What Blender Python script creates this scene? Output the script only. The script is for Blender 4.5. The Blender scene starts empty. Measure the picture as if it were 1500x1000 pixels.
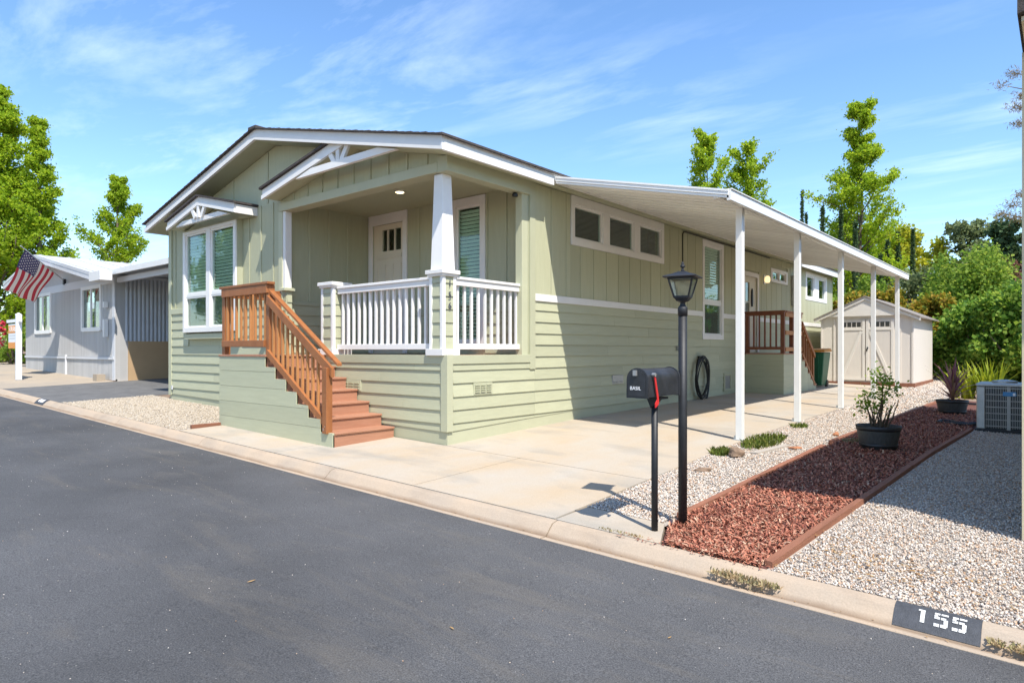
import bpy, bmesh, math, random
import numpy as np
from mathutils import Vector, Matrix
random.seed(7); rng = np.random.default_rng(7)
S = bpy.context.scene; COL = S.collection
# ------------------------------------------------------------------ camera, sky, sun, exposure
YAW = math.radians(40.03); FOC = 964.0; YH = 512.5
CAM = (6.208, -6.067, 1.25)
cd = bpy.data.cameras.new('camera'); co = bpy.data.objects.new('camera', cd); COL.objects.link(co)
co.location = CAM; co.rotation_euler = (math.radians(90), 0, YAW)
cd.sensor_width = 36; cd.lens = FOC / 1500 * 36; cd.shift_y = 12.5 / 1500; cd.clip_end = 900; cd.clip_start = .05
S.camera = co
SUN = Vector((.60, -.29, 1.0)).normalized()
W = bpy.data.worlds.new('World'); S.world = W; W.use_nodes = True
nt = W.node_tree; nt.nodes.clear()
def nn(t, typ, **k):
    n = t.nodes.new(typ)
    for a, v in k.items(): setattr(n, a, v)
    return n
out = nn(nt, 'ShaderNodeOutputWorld'); bg = nn(nt, 'ShaderNodeBackground')
sky = nn(nt, 'ShaderNodeTexSky', sky_type='NISHITA', sun_disc=False)
sky.sun_elevation = math.asin(SUN.z); sky.sun_rotation = math.atan2(SUN.x, SUN.y)
sky.altitude = 100; sky.air_density = 1.0; sky.dust_density = .35; sky.ozone_density = 3.6
tc = nn(nt, 'ShaderNodeTexCoord'); sp = nn(nt, 'ShaderNodeSeparateXYZ'); nt.links.new(tc.outputs['Generated'], sp.inputs[0])
mz = nn(nt, 'ShaderNodeMath', operation='MAXIMUM'); mz.inputs[1].default_value = .05; nt.links.new(sp.outputs[2], mz.inputs[0])
cmb = nn(nt, 'ShaderNodeCombineXYZ')
for i in (0, 1):
    d = nn(nt, 'ShaderNodeMath', operation='DIVIDE'); nt.links.new(sp.outputs[i], d.inputs[0]); nt.links.new(mz.outputs[0], d.inputs[1]); nt.links.new(d.outputs[0], cmb.inputs[i])
mp = nn(nt, 'ShaderNodeMapping'); mp.inputs['Rotation'].default_value = (0, 0, math.radians(28)); mp.inputs['Scale'].default_value = (.4, .95, 1)
mp.inputs['Location'].default_value = (1.3, .4, 0)
nt.links.new(cmb.outputs[0], mp.inputs[0])
n1 = nn(nt, 'ShaderNodeTexNoise'); n1.inputs['Scale'].default_value = 2.1; n1.inputs['Detail'].default_value = 9; n1.inputs['Roughness'].default_value = .62; n1.inputs['Distortion'].default_value = .25
nt.links.new(mp.outputs[0], n1.inputs['Vector'])
n2 = nn(nt, 'ShaderNodeTexNoise'); n2.inputs['Scale'].default_value = .45; n2.inputs['Detail'].default_value = 2
nt.links.new(cmb.outputs[0], n2.inputs['Vector'])
r1 = nn(nt, 'ShaderNodeMapRange'); r1.inputs[1].default_value = .47; r1.inputs[2].default_value = .74; r1.inputs[3].default_value = 0; r1.inputs[4].default_value = .40
nt.links.new(n1.outputs[0], r1.inputs[0])
r2 = nn(nt, 'ShaderNodeMapRange'); r2.inputs[1].default_value = .40; r2.inputs[2].default_value = .62; r2.inputs[3].default_value = .05; r2.inputs[4].default_value = 1
nt.links.new(n2.outputs[0], r2.inputs[0])
mu = nn(nt, 'ShaderNodeMath', operation='MULTIPLY'); nt.links.new(r1.outputs[0], mu.inputs[0]); nt.links.new(r2.outputs[0], mu.inputs[1])
hs = nn(nt, 'ShaderNodeHueSaturation'); hs.inputs['Saturation'].default_value = 1.1; hs.inputs['Value'].default_value = 1.0
nt.links.new(sky.outputs[0], hs.inputs['Color'])
mx = nn(nt, 'ShaderNodeMixRGB'); mx.inputs[2].default_value = (5.6, 6.3, 7.2, 1)
nt.links.new(mu.outputs[0], mx.inputs[0]); nt.links.new(hs.outputs[0], mx.inputs[1])
nt.links.new(mx.outputs[0], bg.inputs[0]); bg.inputs[1].default_value = .15
nt.links.new(bg.outputs[0], out.inputs[0])
sd = bpy.data.lights.new('sun', 'SUN'); so = bpy.data.objects.new('sun', sd); COL.objects.link(so)
sd.energy = 3.9; sd.angle = math.radians(.55); sd.color = (1, .95, .87)
so.rotation_euler = (-SUN).to_track_quat('-Z', 'Y').to_euler(); so.location = (20, -10, 30)
vs = S.view_settings; vs.view_transform = 'Standard'; vs.look = 'None'; vs.exposure = .90; vs.gamma = 1; vs.use_curve_mapping = False
S.render.engine = 'CYCLES'
try: S.cycles.max_bounces = 8; S.cycles.transparent_max_bounces = 12
except Exception: pass

# ------------------------------------------------------------------ helpers
def lerp(x, xs, ys): return float(np.interp(x, xs, ys))
def slope_y(y): return np.interp(y, [-10, 0, 3.1, 9.6, 20, 60], [-.37, 0, .115, .2, .3, .6])
def G(x, y): return float(-.025 * max(-45, min(x, 20)) + slope_y(max(y, -1.6)))     # height of the lot
CX, CY, CZ = CAM; cyw, syw = math.cos(YAW), math.sin(YAW)
def at(px, d):                                                     # where something at photo column px and depth d metres stands
    r = (px - 750) / FOC * d; return CX + r * cyw - d * syw, CY + r * syw + d * cyw
def zat(py, d): return CZ + (YH - py) / FOC * d
def put(o, parent=None, label=None, cat=None, group=None, kind=None):
    if parent: o.parent = parent
    if label: o['label'] = label
    if cat: o['category'] = cat
    if group: o['group'] = group
    if kind: o['kind'] = kind
    return o
def root(name, loc, label, cat, group=None):
    o = bpy.data.objects.new(name, None); COL.objects.link(o); o.location = loc; o.empty_display_size = .2
    return put(o, None, label, cat, group)
def orig(p):
    v = Vector((0, 0, 0))
    while p: v += p.location; p = p.parent
    return v
class MB:
    def __init__(s): s.v = []; s.f = []; s.m = []; s.cm = 0
    def add(s, vs, fs):
        b = len(s.v); s.v += [tuple(v) for v in vs]; s.f += [tuple(i + b for i in f) for f in fs]; s.m += [s.cm] * len(fs); return s
    def box(s, x0, x1, y0, y1, z0, z1):
        x0, x1 = sorted((x0, x1)); y0, y1 = sorted((y0, y1)); z0, z1 = sorted((z0, z1))
        return s.add([(x0,y0,z0),(x1,y0,z0),(x1,y1,z0),(x0,y1,z0),(x0,y0,z1),(x1,y0,z1),(x1,y1,z1),(x0,y1,z1)],
                     [(0,3,2,1),(4,5,6,7),(0,1,5,4),(1,2,6,5),(2,3,7,6),(3,0,4,7)])
    def hexa(s, p): return s.add(p, [(0,3,2,1),(4,5,6,7),(0,1,5,4),(1,2,6,5),(2,3,7,6),(3,0,4,7)])
    def prism(s, pts, off):                                        # planar polygon pushed along off
        n = len(pts); o = Vector(off); P = [Vector(p) for p in pts]
        return s.add(P + [p + o for p in P], [tuple(range(n - 1, -1, -1)), tuple(range(n, 2 * n))] + [(i, (i + 1) % n, n + (i + 1) % n, n + i) for i in range(n)])
    def bar(s, a, b, w, h, up=(0, 0, 1)):
        a = Vector(a); b = Vector(b); d = (b - a).normalized(); u = Vector(up); sd_ = d.cross(u)
        if sd_.length < 1e-4: sd_ = d.cross(Vector((1, 0, 0)))
        sd_.normalize(); u = sd_.cross(d).normalized(); q = []
        for p in (a, b):
            for i, j in ((-1, -1), (1, -1), (1, 1), (-1, 1)): q.append(p + sd_ * (w / 2 * i) + u * (h / 2 * j))
        return s.add(q, [(3,2,1,0),(4,5,6,7),(0,1,5,4),(1,2,6,5),(2,3,7,6),(3,0,4,7)])
    def tube(s, pts, r, n=10, caps=True):
        P = [Vector(p) for p in pts]; R = r if isinstance(r, (list, tuple)) else [r] * len(P); rings = []; prev = None
        for i, p in enumerate(P):
            t = (P[min(i + 1, len(P) - 1)] - P[max(i - 1, 0)]).normalized()
            a = prev if prev else (Vector((0, 0, 1)) if abs(t.z) < .9 else Vector((1, 0, 0)))
            u = (a - t * a.dot(t)); u = u.normalized() if u.length > 1e-5 else t.orthogonal().normalized(); prev = u; w = t.cross(u)
            rings.append([p + (u * math.cos(2 * math.pi * k / n) + w * math.sin(2 * math.pi * k / n)) * R[i] for k in range(n)])
        vs = [v for q in rings for v in q]; fs = []
        for i in range(len(P) - 1):
            for k in range(n): fs.append((i * n + k, i * n + (k + 1) % n, (i + 1) * n + (k + 1) % n, (i + 1) * n + k))
        if caps: fs += [tuple(range(n - 1, -1, -1)), tuple((len(P) - 1) * n + k for k in range(n))]
        return s.add(vs, fs)
    def lathe(s, prof, c, n=24):
        x, y, z = c; vs = []; fs = []
        for r, h in prof:
            for k in range(n): a = 2 * math.pi * k / n; vs.append((x + r * math.cos(a), y + r * math.sin(a), z + h))
        for i in range(len(prof) - 1):
            for k in range(n): fs.append((i * n + k, i * n + (k + 1) % n, (i + 1) * n + (k + 1) % n, (i + 1) * n + k))
        fs += [tuple(range(n - 1, -1, -1)), tuple((len(prof) - 1) * n + k for k in range(n))]
        return s.add(vs, fs)
    def build(s, name, mat, parent=None, bevel=0, smooth=False, **tags):
        o0 = orig(parent) if parent else Vector((0, 0, 0))
        loc = Vector((0, 0, 0))
        if not parent:
            a = np.array(s.v); loc = Vector(((a[:,0].min() + a[:,0].max()) / 2, (a[:,1].min() + a[:,1].max()) / 2, a[:,2].min()))
            o0 = loc
        me = bpy.data.meshes.new(name); me.from_pydata([tuple(Vector(v) - o0) for v in s.v], [], s.f)
        bm = bmesh.new(); bm.from_mesh(me); bmesh.ops.recalc_face_normals(bm, faces=bm.faces)
        if bevel: bmesh.ops.bevel(bm, geom=list(bm.edges), offset=bevel, segments=1, affect='EDGES', clamp_overlap=True)
        bm.to_mesh(me); bm.free()
        mats = mat if isinstance(mat, (list, tuple)) else [mat]
        for m in mats: me.materials.append(m)
        if len(mats) > 1 and not bevel:
            for p, mi in zip(me.polygons, s.m): p.material_index = mi
        if smooth:
            for p in me.polygons: p.use_smooth = True
        o = bpy.data.objects.new(name, me); COL.objects.link(o); o.location = loc
        return put(o, parent, **tags)
def fbox(mb, F, u0, u1, n0, n1, z0, z1):                           # box on a wall face F = (axis, position, outward sign)
    ax, p, s = F
    if ax == 'y': return mb.box(u0, u1, p + s * n0, p + s * n1, z0, z1)
    return mb.box(p + s * n0, p + s * n1, u0, u1, z0, z1)
def fpt(F, u, n, z):
    ax, p, s = F
    return (u, p + s * n, z) if ax == 'y' else (p + s * n, u, z)
def rawmesh(name, V, Fc, mat, parent=None, **tags):                # big meshes straight from numpy (all faces n-gons of one size)
    me = bpy.data.meshes.new(name); nv = len(V); nf, k = Fc.shape
    me.vertices.add(nv); me.vertices.foreach_set('co', np.asarray(V, dtype=np.float32).ravel())
    me.loops.add(nf * k); me.loops.foreach_set('vertex_index', Fc.astype(np.int32).ravel())
    me.polygons.add(nf); me.polygons.foreach_set('loop_start', np.arange(0, nf * k, k, dtype=np.int32))
    me.update(calc_edges=True)
    for m in (mat if isinstance(mat, (list, tuple)) else [mat]): me.materials.append(m)
    o = bpy.data.objects.new(name, me); COL.objects.link(o)
    return put(o, parent, **tags)

# ------------------------------------------------------------------ materials
def mat(name, col, rough=.6, metal=0, spec=.5, var=.0, vscale=3.0, bump=0, bscale=60, stretch=(1, 1, 1), col2=None, coat=0):
    m = bpy.data.materials.new(name); m.use_nodes = True; t = m.node_tree; b = t.nodes['Principled BSDF']
    b.inputs['Roughness'].default_value = rough; b.inputs['Metallic'].default_value = metal; b.inputs['Specular IOR Level'].default_value = spec
    b.inputs['Base Color'].default_value = (*col, 1)
    if coat: b.inputs['Coat Weight'].default_value = coat
    t_c = nn(t, 'ShaderNodeTexCoord'); mpn = nn(t, 'ShaderNodeMapping'); mpn.inputs['Scale'].default_value = stretch
    t.links.new(t_c.outputs['Object'], mpn.inputs[0])
    if var or col2:
        n = nn(t, 'ShaderNodeTexNoise'); n.inputs['Scale'].default_value = vscale; n.inputs['Detail'].default_value = 6; n.inputs['Roughness'].default_value = .65
        t.links.new(mpn.outputs[0], n.inputs['Vector'])
        r = nn(t, 'ShaderNodeValToRGB'); r.color_ramp.elements[0].position = .3; r.color_ramp.elements[1].position = .7
        c2 = col2 or tuple(min(1, c * (1 + var)) for c in col); c1 = col if col2 else tuple(c * (1 - var) for c in col)
        r.color_ramp.elements[0].color = (*c1, 1); r.color_ramp.elements[1].color = (*c2, 1)
        t.links.new(n.outputs[0], r.inputs[0]); t.links.new(r.outputs[0], b.inputs['Base Color'])
    if var or col2:
        oi = nn(t, 'ShaderNodeObjectInfo'); mr = nn(t, 'ShaderNodeMapRange'); mr.inputs[3].default_value = .93; mr.inputs[4].default_value = 1.06; hv = nn(t, 'ShaderNodeHueSaturation')
        t.links.new(oi.outputs['Random'], mr.inputs[0]); t.links.new(mr.outputs[0], hv.inputs['Value']); t.links.new(r.outputs[0], hv.inputs['Color']); t.links.new(hv.outputs[0], b.inputs['Base Color'])
    if bump:
        n = nn(t, 'ShaderNodeTexNoise'); n.inputs['Scale'].default_value = bscale; n.inputs['Detail'].default_value = 5
        t.links.new(mpn.outputs[0], n.inputs['Vector'])
        bp = nn(t, 'ShaderNodeBump'); bp.inputs['Strength'].default_value = bump; bp.inputs['Distance'].default_value = .004
        t.links.new(n.outputs[0], bp.inputs['Height']); t.links.new(bp.outputs[0], b.inputs['Normal'])
    return m
def island_mat(name, stops, rough=.8, trans=0, spec=.3, rand_obj=False):
    m = bpy.data.materials.new(name); m.use_nodes = True; t = m.node_tree; b = t.nodes['Principled BSDF']
    g = nn(t, 'ShaderNodeNewGeometry'); r = nn(t, 'ShaderNodeValToRGB'); e = r.color_ramp.elements
    while len(e) < len(stops): e.new(.5)
    for k, (p, c) in zip(e, stops): k.position = p; k.color = (*c, 1)
    t.links.new(g.outputs['Random Per Island'], r.inputs[0]); t.links.new(r.outputs[0], b.inputs['Base Color'])
    b.inputs['Roughness'].default_value = rough; b.inputs['Specular IOR Level'].default_value = spec
    if trans:
        tr = nn(t, 'ShaderNodeBsdfTranslucent'); ms = nn(t, 'ShaderNodeMixShader'); ms.inputs[0].default_value = trans
        hv = nn(t, 'ShaderNodeHueSaturation'); hv.inputs['Value'].default_value = 1.5; hv.inputs['Hue'].default_value = .485
        t.links.new(r.outputs[0], hv.inputs['Color']); t.links.new(hv.outputs[0], tr.inputs[0])
        t.links.new(b.outputs[0], ms.inputs[1]); t.links.new(tr.outputs[0], ms.inputs[2])
        t.links.new(ms.outputs[0], t.nodes['Material Output'].inputs[0])
    return m
def glass_mat(name, tint, refl=.1):
    m = bpy.data.materials.new(name); m.use_nodes = True; t = m.node_tree; t.nodes.remove(t.nodes['Principled BSDF'])
    tr = nn(t, 'ShaderNodeBsdfTransparent'); tr.inputs[0].default_value = (*tint, 1); gl = nn(t, 'ShaderNodeBsdfGlossy'); gl.inputs['Roughness'].default_value = .015
    lw = nn(t, 'ShaderNodeLayerWeight'); lw.inputs[0].default_value = .5; fr = nn(t, 'ShaderNodeMath', operation='POWER'); fr.inputs[1].default_value = 4.0; t.links.new(lw.outputs['Facing'], fr.inputs[0]); ad = nn(t, 'ShaderNodeMath', operation='ADD'); ad.inputs[1].default_value = refl; ad.use_clamp = True
    ms = nn(t, 'ShaderNodeMixShader'); t.links.new(fr.outputs[0], ad.inputs[0]); t.links.new(ad.outputs[0], ms.inputs[0])
    n = nn(t, 'ShaderNodeTexNoise'); n.inputs['Scale'].default_value = 1.6; bp = nn(t, 'ShaderNodeBump'); bp.inputs['Strength'].default_value = .12; bp.inputs['Distance'].default_value = .05
    c = nn(t, 'ShaderNodeTexCoord'); t.links.new(c.outputs['Object'], n.inputs[0]); t.links.new(n.outputs[0], bp.inputs['Height']); t.links.new(bp.outputs[0], gl.inputs['Normal'])
    t.links.new(tr.outputs[0], ms.inputs[1]); t.links.new(gl.outputs[0], ms.inputs[2]); t.links.new(ms.outputs[0], t.nodes['Material Output'].inputs[0])
    return m
def emit_mat(name, col, s):
    m = bpy.data.materials.new(name); m.use_nodes = True; b = m.node_tree.nodes['Principled BSDF']
    b.inputs['Emission Color'].default_value = (*col, 1); b.inputs['Emission Strength'].default_value = s; b.inputs['Base Color'].default_value = (.8, .75, .6, 1); return m
M = {}
M['sage'] = mat('sage_siding', (.428, .43, .287), .62, var=.05, vscale=2.5, bump=.55, bscale=26, stretch=(1, 1, 9))
M['sage_v'] = mat('sage_panel', (.412, .414, .272), .62, var=.05, vscale=2.2, bump=.5, bscale=26, stretch=(9, 9, 1))
M['sage_trim'] = mat('sage_trim', (.438, .44, .297), .55, var=.04, vscale=3, bump=.2, bscale=40)
M['white'] = mat('white_trim', (.74, .72, .68), .5, var=.03, vscale=4, bump=.12, bscale=50)
M['whitemetal'] = mat('white_enamel', (.76, .745, .70), .35, var=.03, vscale=5)
M['shingle'] = mat('roof_shingle', (.055, .045, .04), .9, var=.45, vscale=25, bump=.8, bscale=120)
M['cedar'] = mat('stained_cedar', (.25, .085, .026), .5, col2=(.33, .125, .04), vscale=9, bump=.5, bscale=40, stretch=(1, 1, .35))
M['cedar_light'] = mat('pale_cedar', (.40, .17, .055), .55, col2=(.48, .21, .07), vscale=9, bump=.4, bscale=40, stretch=(1, 1, .3))  # paler cedar for pickets; also carries the side rails' sunlight as colour
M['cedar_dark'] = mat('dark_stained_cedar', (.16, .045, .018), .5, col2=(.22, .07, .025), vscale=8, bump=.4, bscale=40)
M['composite'] = mat('composite_tread', (.33, .15, .085), .65, col2=(.39, .19, .115), vscale=6, bump=.4, bscale=50, stretch=(5, .5, 5))
M['glass'] = glass_mat('window_glass', (.82, .92, .865), .05)
M['glass_clear'] = glass_mat('lantern_glass', (.86, .88, .80), .05)
def frost(m, f):
    t = m.node_tree; o = t.nodes['Material Output']; src = o.inputs[0].links[0].from_socket; ms = nn(t, 'ShaderNodeMixShader'); ms.inputs[0].default_value = f; d = nn(t, 'ShaderNodeBsdfTranslucent'); d.inputs[0].default_value = (.8, .82, .72, 1); t.links.new(src, ms.inputs[1]); t.links.new(d.outputs[0], ms.inputs[2]); t.links.new(ms.outputs[0], o.inputs[0])
frost(M['glass_clear'], .35)
M['blind'] = mat('blind_slat', (.80, .82, .76), .6)
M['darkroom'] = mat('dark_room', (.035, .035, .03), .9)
M['screen'] = mat('insect_screen', (.16, .16, .155), .8)
M['door'] = mat('door_paint', (.66, .60, .47), .45, var=.02)
M['blackpaint'] = mat('black_paint', (.012, .013, .015), .55, var=.4, vscale=14, bump=.25, bscale=70)
M['mailblack'] = mat('mailbox_enamel', (.022, .024, .028), .38, var=.5, vscale=7, bump=.15, bscale=30)
M['red'] = mat('red_plastic', (.55, .025, .025), .4)
M['rubber'] = mat('black_rubber', (.014, .014, .014), .5)
M['grey_metal'] = mat('grey_metal', (.34, .34, .33), .4, metal=.5, var=.1, vscale=12)
M['gal'] = mat('galvanized_steel', (.45, .46, .45), .45, metal=.6, var=.12, vscale=10)
M['shed'] = mat('shed_resin', (.68, .62, .54), .55, var=.03, vscale=3, bump=.3, bscale=60, stretch=(6, 6, 1))
M['shedtrim'] = mat('shed_trim', (.72, .67, .59), .5)
M['shedroof'] = mat('shed_roof', (.21, .18, .15), .75, var=.18, vscale=7, bump=.4, bscale=30)
M['bin'] = mat('green_bin', (.012, .105, .05), .42, var=.12, vscale=6)
M['lid'] = mat('orange_lid', (.55, .22, .03), .5)
M['pot'] = mat('barrel_planter', (.045, .046, .042), .6, var=.3, vscale=9, bump=.4, bscale=30, stretch=(6, 6, 1))
M['potband'] = mat('barrel_band', (.022, .022, .022), .5)
M['soil'] = mat('potting_soil', (.05, .032, .02), .95, var=.4, vscale=20)
M['wood_timber'] = mat('landscape_timber', (.19, .075, .04), .8, col2=(.28, .115, .065), vscale=7, bump=.8, bscale=30, stretch=(3, .4, 3))
M['brick'] = mat('orange_stone', (.36, .15, .07), .85, var=.25, vscale=14, bump=.7, bscale=40)
M['rock'] = mat('brown_rock', (.20, .135, .09), .9, var=.35, vscale=9, bump=1, bscale=30)
M['grey_sid'] = mat('grey_siding', (.43, .42, .405), .6, var=.03, vscale=3)
M['grey_tin'] = mat('grey_corrugated', (.42, .44, .47), .5, var=.06, vscale=4)
M['tanpanel'] = mat('tan_panel', (.46, .31, .17), .7, var=.05, vscale=3)
M['greytrim'] = mat('pale_grey_trim', (.58, .58, .585), .55)
M['whiteroof'] = mat('white_roof', (.50, .50, .50), .45, var=.07, vscale=2, bump=.2, bscale=10)
M['orangewood'] = mat('weathered_rafter', (.52, .30, .19), .7, var=.15, vscale=5)
M['beige'] = mat('beige_wall', (.55, .47, .31), .65, var=.04, vscale=3, bump=.4, bscale=30)
M['bark'] = mat('tree_bark', (.13, .10, .075), .9, var=.35, vscale=9, bump=1, bscale=25, stretch=(3, 3, .6))
M['stem'] = mat('plant_stem', (.085, .06, .035), .85, var=.3, vscale=15)
M['flagred'] = mat('flag_red', (.50, .02, .05), .7); M['flagwhite'] = mat('flag_white', (.80, .78, .78), .7); M['flagblue'] = mat('flag_blue', (.055, .05, .17), .7)
M['sign_orange'] = mat('sign_orange', (.75, .27, .03), .5); M['sign_white'] = mat('sign_white', (.78, .78, .78), .45); M['ink'] = mat('dark_ink', (.06, .07, .09), .6)
M['kerbpaint'] = mat('kerb_black_paint', (.045, .048, .055), .7, var=.25, vscale=30, bump=.6, bscale=150); M['kerbwhite'] = mat('kerb_white_paint', (.66, .655, .63), .7, var=.16, vscale=60)
M['blueplate'] = mat('blue_plate', (.06, .25, .50), .4)
M['fence'] = mat('brown_fence', (.17, .075, .04), .85, var=.25, vscale=5, bump=.5, bscale=20)
M['lampglow'] = emit_mat('warm_lamp', (1, .72, .36), .75); M['downglow'] = emit_mat('warm_downlight', (1, .84, .5), 2.2)
M['bulb'] = mat('frosted_bulb', (.75, .6, .4), .3)

def asphalt():
    m = bpy.data.materials.new('asphalt'); m.use_nodes = True; t = m.node_tree; b = t.nodes['Principled BSDF']; c = nn(t, 'ShaderNodeTexCoord')
    L = t.links.new
    n = nn(t, 'ShaderNodeTexNoise'); n.inputs['Scale'].default_value = 130; n.inputs['Detail'].default_value = 5; n.inputs['Roughness'].default_value = .75; L(c.outputs['Object'], n.inputs[0])
    r = nn(t, 'ShaderNodeValToRGB'); r.color_ramp.elements[0].position = .36; r.color_ramp.elements[0].color = (.025, .0255, .028, 1); r.color_ramp.elements[1].position = .72; r.color_ramp.elements[1].color = (.148, .147, .148, 1); L(n.outputs[0], r.inputs[0])
    g = nn(t, 'ShaderNodeTexNoise'); g.inputs['Scale'].default_value = .55; g.inputs['Detail'].default_value = 5; g.inputs['Roughness'].default_value = .6; L(c.outputs['Object'], g.inputs[0])
    gr = nn(t, 'ShaderNodeMapRange'); gr.inputs[1].default_value = .3; gr.inputs[2].default_value = .7; gr.inputs[3].default_value = .74; gr.inputs[4].default_value = 1.26; L(g.outputs[0], gr.inputs[0])
    mm = nn(t, 'ShaderNodeMixRGB', blend_type='MULTIPLY'); mm.inputs[0].default_value = 1; L(r.outputs[0], mm.inputs[1]); L(gr.outputs[0], mm.inputs[2])
    # dusty scuffs, drawn out along the road
    mp_ = nn(t, 'ShaderNodeMapping'); mp_.inputs['Scale'].default_value = (.35, 1.5, 1); mp_.inputs['Location'].default_value = (3.1, .7, 0); L(c.outputs['Object'], mp_.inputs[0])
    d = nn(t, 'ShaderNodeTexNoise'); d.inputs['Scale'].default_value = 1.5; d.inputs['Detail'].default_value = 8; d.inputs['Roughness'].default_value = .72; d.inputs['Distortion'].default_value = .5; L(mp_.outputs[0], d.inputs[0])
    dr = nn(t, 'ShaderNodeMapRange'); dr.inputs[1].default_value = .52; dr.inputs[2].default_value = .76; dr.inputs[4].default_value = .42; L(d.outputs[0], dr.inputs[0])
    m2 = nn(t, 'ShaderNodeMixRGB'); m2.inputs[2].default_value = (.17, .145, .11, 1); L(dr.outputs[0], m2.inputs[0]); L(mm.outputs[0], m2.inputs[1])
    # pale stone flecks
    v = nn(t, 'ShaderNodeTexVoronoi'); v.inputs['Scale'].default_value = 42; L(c.outputs['Object'], v.inputs[0])
    vr = nn(t, 'ShaderNodeMath', operation='LESS_THAN'); vr.inputs[1].default_value = .13; L(v.outputs['Distance'], vr.inputs[0])
    sx = nn(t, 'ShaderNodeSeparateColor'); L(v.outputs['Color'], sx.inputs[0]); vg = nn(t, 'ShaderNodeMath', operation='GREATER_THAN'); vg.inputs[1].default_value = .93; L(sx.outputs[0], vg.inputs[0])
    vm = nn(t, 'ShaderNodeMath', operation='MULTIPLY'); L(vr.outputs[0], vm.inputs[0]); L(vg.outputs[0], vm.inputs[1])
    m3 = nn(t, 'ShaderNodeMixRGB'); m3.inputs[2].default_value = (.26, .25, .235, 1); L(vm.outputs[0], m3.inputs[0]); L(m2.outputs[0], m3.inputs[1])
    L(m3.outputs[0], b.inputs['Base Color']); b.inputs['Roughness'].default_value = .78; b.inputs['Specular IOR Level'].default_value = .35
    bp = nn(t, 'ShaderNodeBump'); bp.inputs['Strength'].default_value = .9; bp.inputs['Distance'].default_value = .004; L(n.outputs[0], bp.inputs['Height']); L(bp.outputs[0], b.inputs['Normal'])
    return m
def concrete(name, base, stain, dark, sc=1.0):
    m = bpy.data.materials.new(name); m.use_nodes = True; t = m.node_tree; b = t.nodes['Principled BSDF']; c = nn(t, 'ShaderNodeTexCoord'); L = t.links.new
    src = nn(t, 'ShaderNodeNewGeometry').outputs['Position']
    def noi(s, det, mpv=None, loc=(0, 0, 0)):
        n = nn(t, 'ShaderNodeTexNoise'); n.inputs['Scale'].default_value = s; n.inputs['Detail'].default_value = det; n.inputs['Roughness'].default_value = .6
        q = nn(t, 'ShaderNodeMapping'); q.inputs['Scale'].default_value = mpv or (1, 1, 1); q.inputs['Location'].default_value = loc; L(src, q.inputs[0]); L(q.outputs[0], n.inputs[0]); return n
    a = noi(1.1 * sc, 5, (1, .55, 1)); ar = nn(t, 'ShaderNodeValToRGB'); ar.color_ramp.elements[0].position = .35; ar.color_ramp.elements[1].position = .68
    ar.color_ramp.elements[0].color = (*base, 1); ar.color_ramp.elements[1].color = (*stain, 1); L(a.outputs[0], ar.inputs[0])
    d = noi(.8 * sc, 4, (.8, 1.7, 1), (4.2, 1.3, 0)); dr = nn(t, 'ShaderNodeMapRange'); dr.inputs[1].default_value = .52; dr.inputs[2].default_value = .72; dr.inputs[4].default_value = .8; L(d.outputs[0], dr.inputs[0])
    mm = nn(t, 'ShaderNodeMixRGB'); mm.inputs[2].default_value = (*dark, 1); L(dr.outputs[0], mm.inputs[0]); L(ar.outputs[0], mm.inputs[1])
    f = noi(90, 3); fr = nn(t, 'ShaderNodeMapRange'); fr.inputs[1].default_value = .3; fr.inputs[2].default_value = .7; fr.inputs[3].default_value = .9; fr.inputs[4].default_value = 1.08; L(f.outputs[0], fr.inputs[0])
    m2 = nn(t, 'ShaderNodeMixRGB', blend_type='MULTIPLY'); m2.inputs[0].default_value = 1; L(mm.outputs[0], m2.inputs[1]); L(fr.outputs[0], m2.inputs[2])
    L(m2.outputs[0], b.inputs['Base Color']); b.inputs['Roughness'].default_value = .85; b.inputs['Specular IOR Level'].default_value = .2
    bp = nn(t, 'ShaderNodeBump'); bp.inputs['Strength'].default_value = .35; bp.inputs['Distance'].default_value = .003; L(f.outputs[0], bp.inputs['Height']); L(bp.outputs[0], b.inputs['Normal'])
    return m
M['asphalt'] = asphalt()
M['concrete'] = concrete('drive_concrete', (.41, .365, .305), (.42, .33, .23), (.28, .26, .225))
M['kerb'] = concrete('kerb_concrete', (.37, .30, .23), (.42, .325, .235), (.29, .23, .175), 2.2)
def kerb_dirt():
    t = M['kerb'].node_tree; b = t.nodes['Principled BSDF']; src = b.inputs['Base Color'].links[0].from_socket; L = t.links.new
    g = nn(t, 'ShaderNodeNewGeometry'); sx_ = nn(t, 'ShaderNodeSeparateXYZ'); L(g.outputs['Position'], sx_.inputs[0]); n = nn(t, 'ShaderNodeTexNoise'); n.inputs['Scale'].default_value = 2.2; n.inputs['Detail'].default_value = 6; L(g.outputs['Position'], n.inputs[0])
    a = nn(t, 'ShaderNodeMath', operation='MULTIPLY_ADD'); a.inputs[1].default_value = .05; a.inputs[2].default_value = 1.835; L(n.outputs[0], a.inputs[0])
    d = nn(t, 'ShaderNodeMath', operation='ADD'); L(sx_.outputs[1], d.inputs[0]); L(a.outputs[0], d.inputs[1]); ab = nn(t, 'ShaderNodeMath', operation='ABSOLUTE'); L(d.outputs[0], ab.inputs[0])
    r = nn(t, 'ShaderNodeMapRange'); r.inputs[1].default_value = .0; r.inputs[2].default_value = .035; r.inputs[3].default_value = .7; r.inputs[4].default_value = 0; L(ab.outputs[0], r.inputs[0])
    m = nn(t, 'ShaderNodeMixRGB'); m.inputs[2].default_value = (.17, .105, .06, 1); L(r.outputs[0], m.inputs[0]); L(src, m.inputs[1]); L(m.outputs[0], b.inputs['Base Color'])
kerb_dirt()
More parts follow.
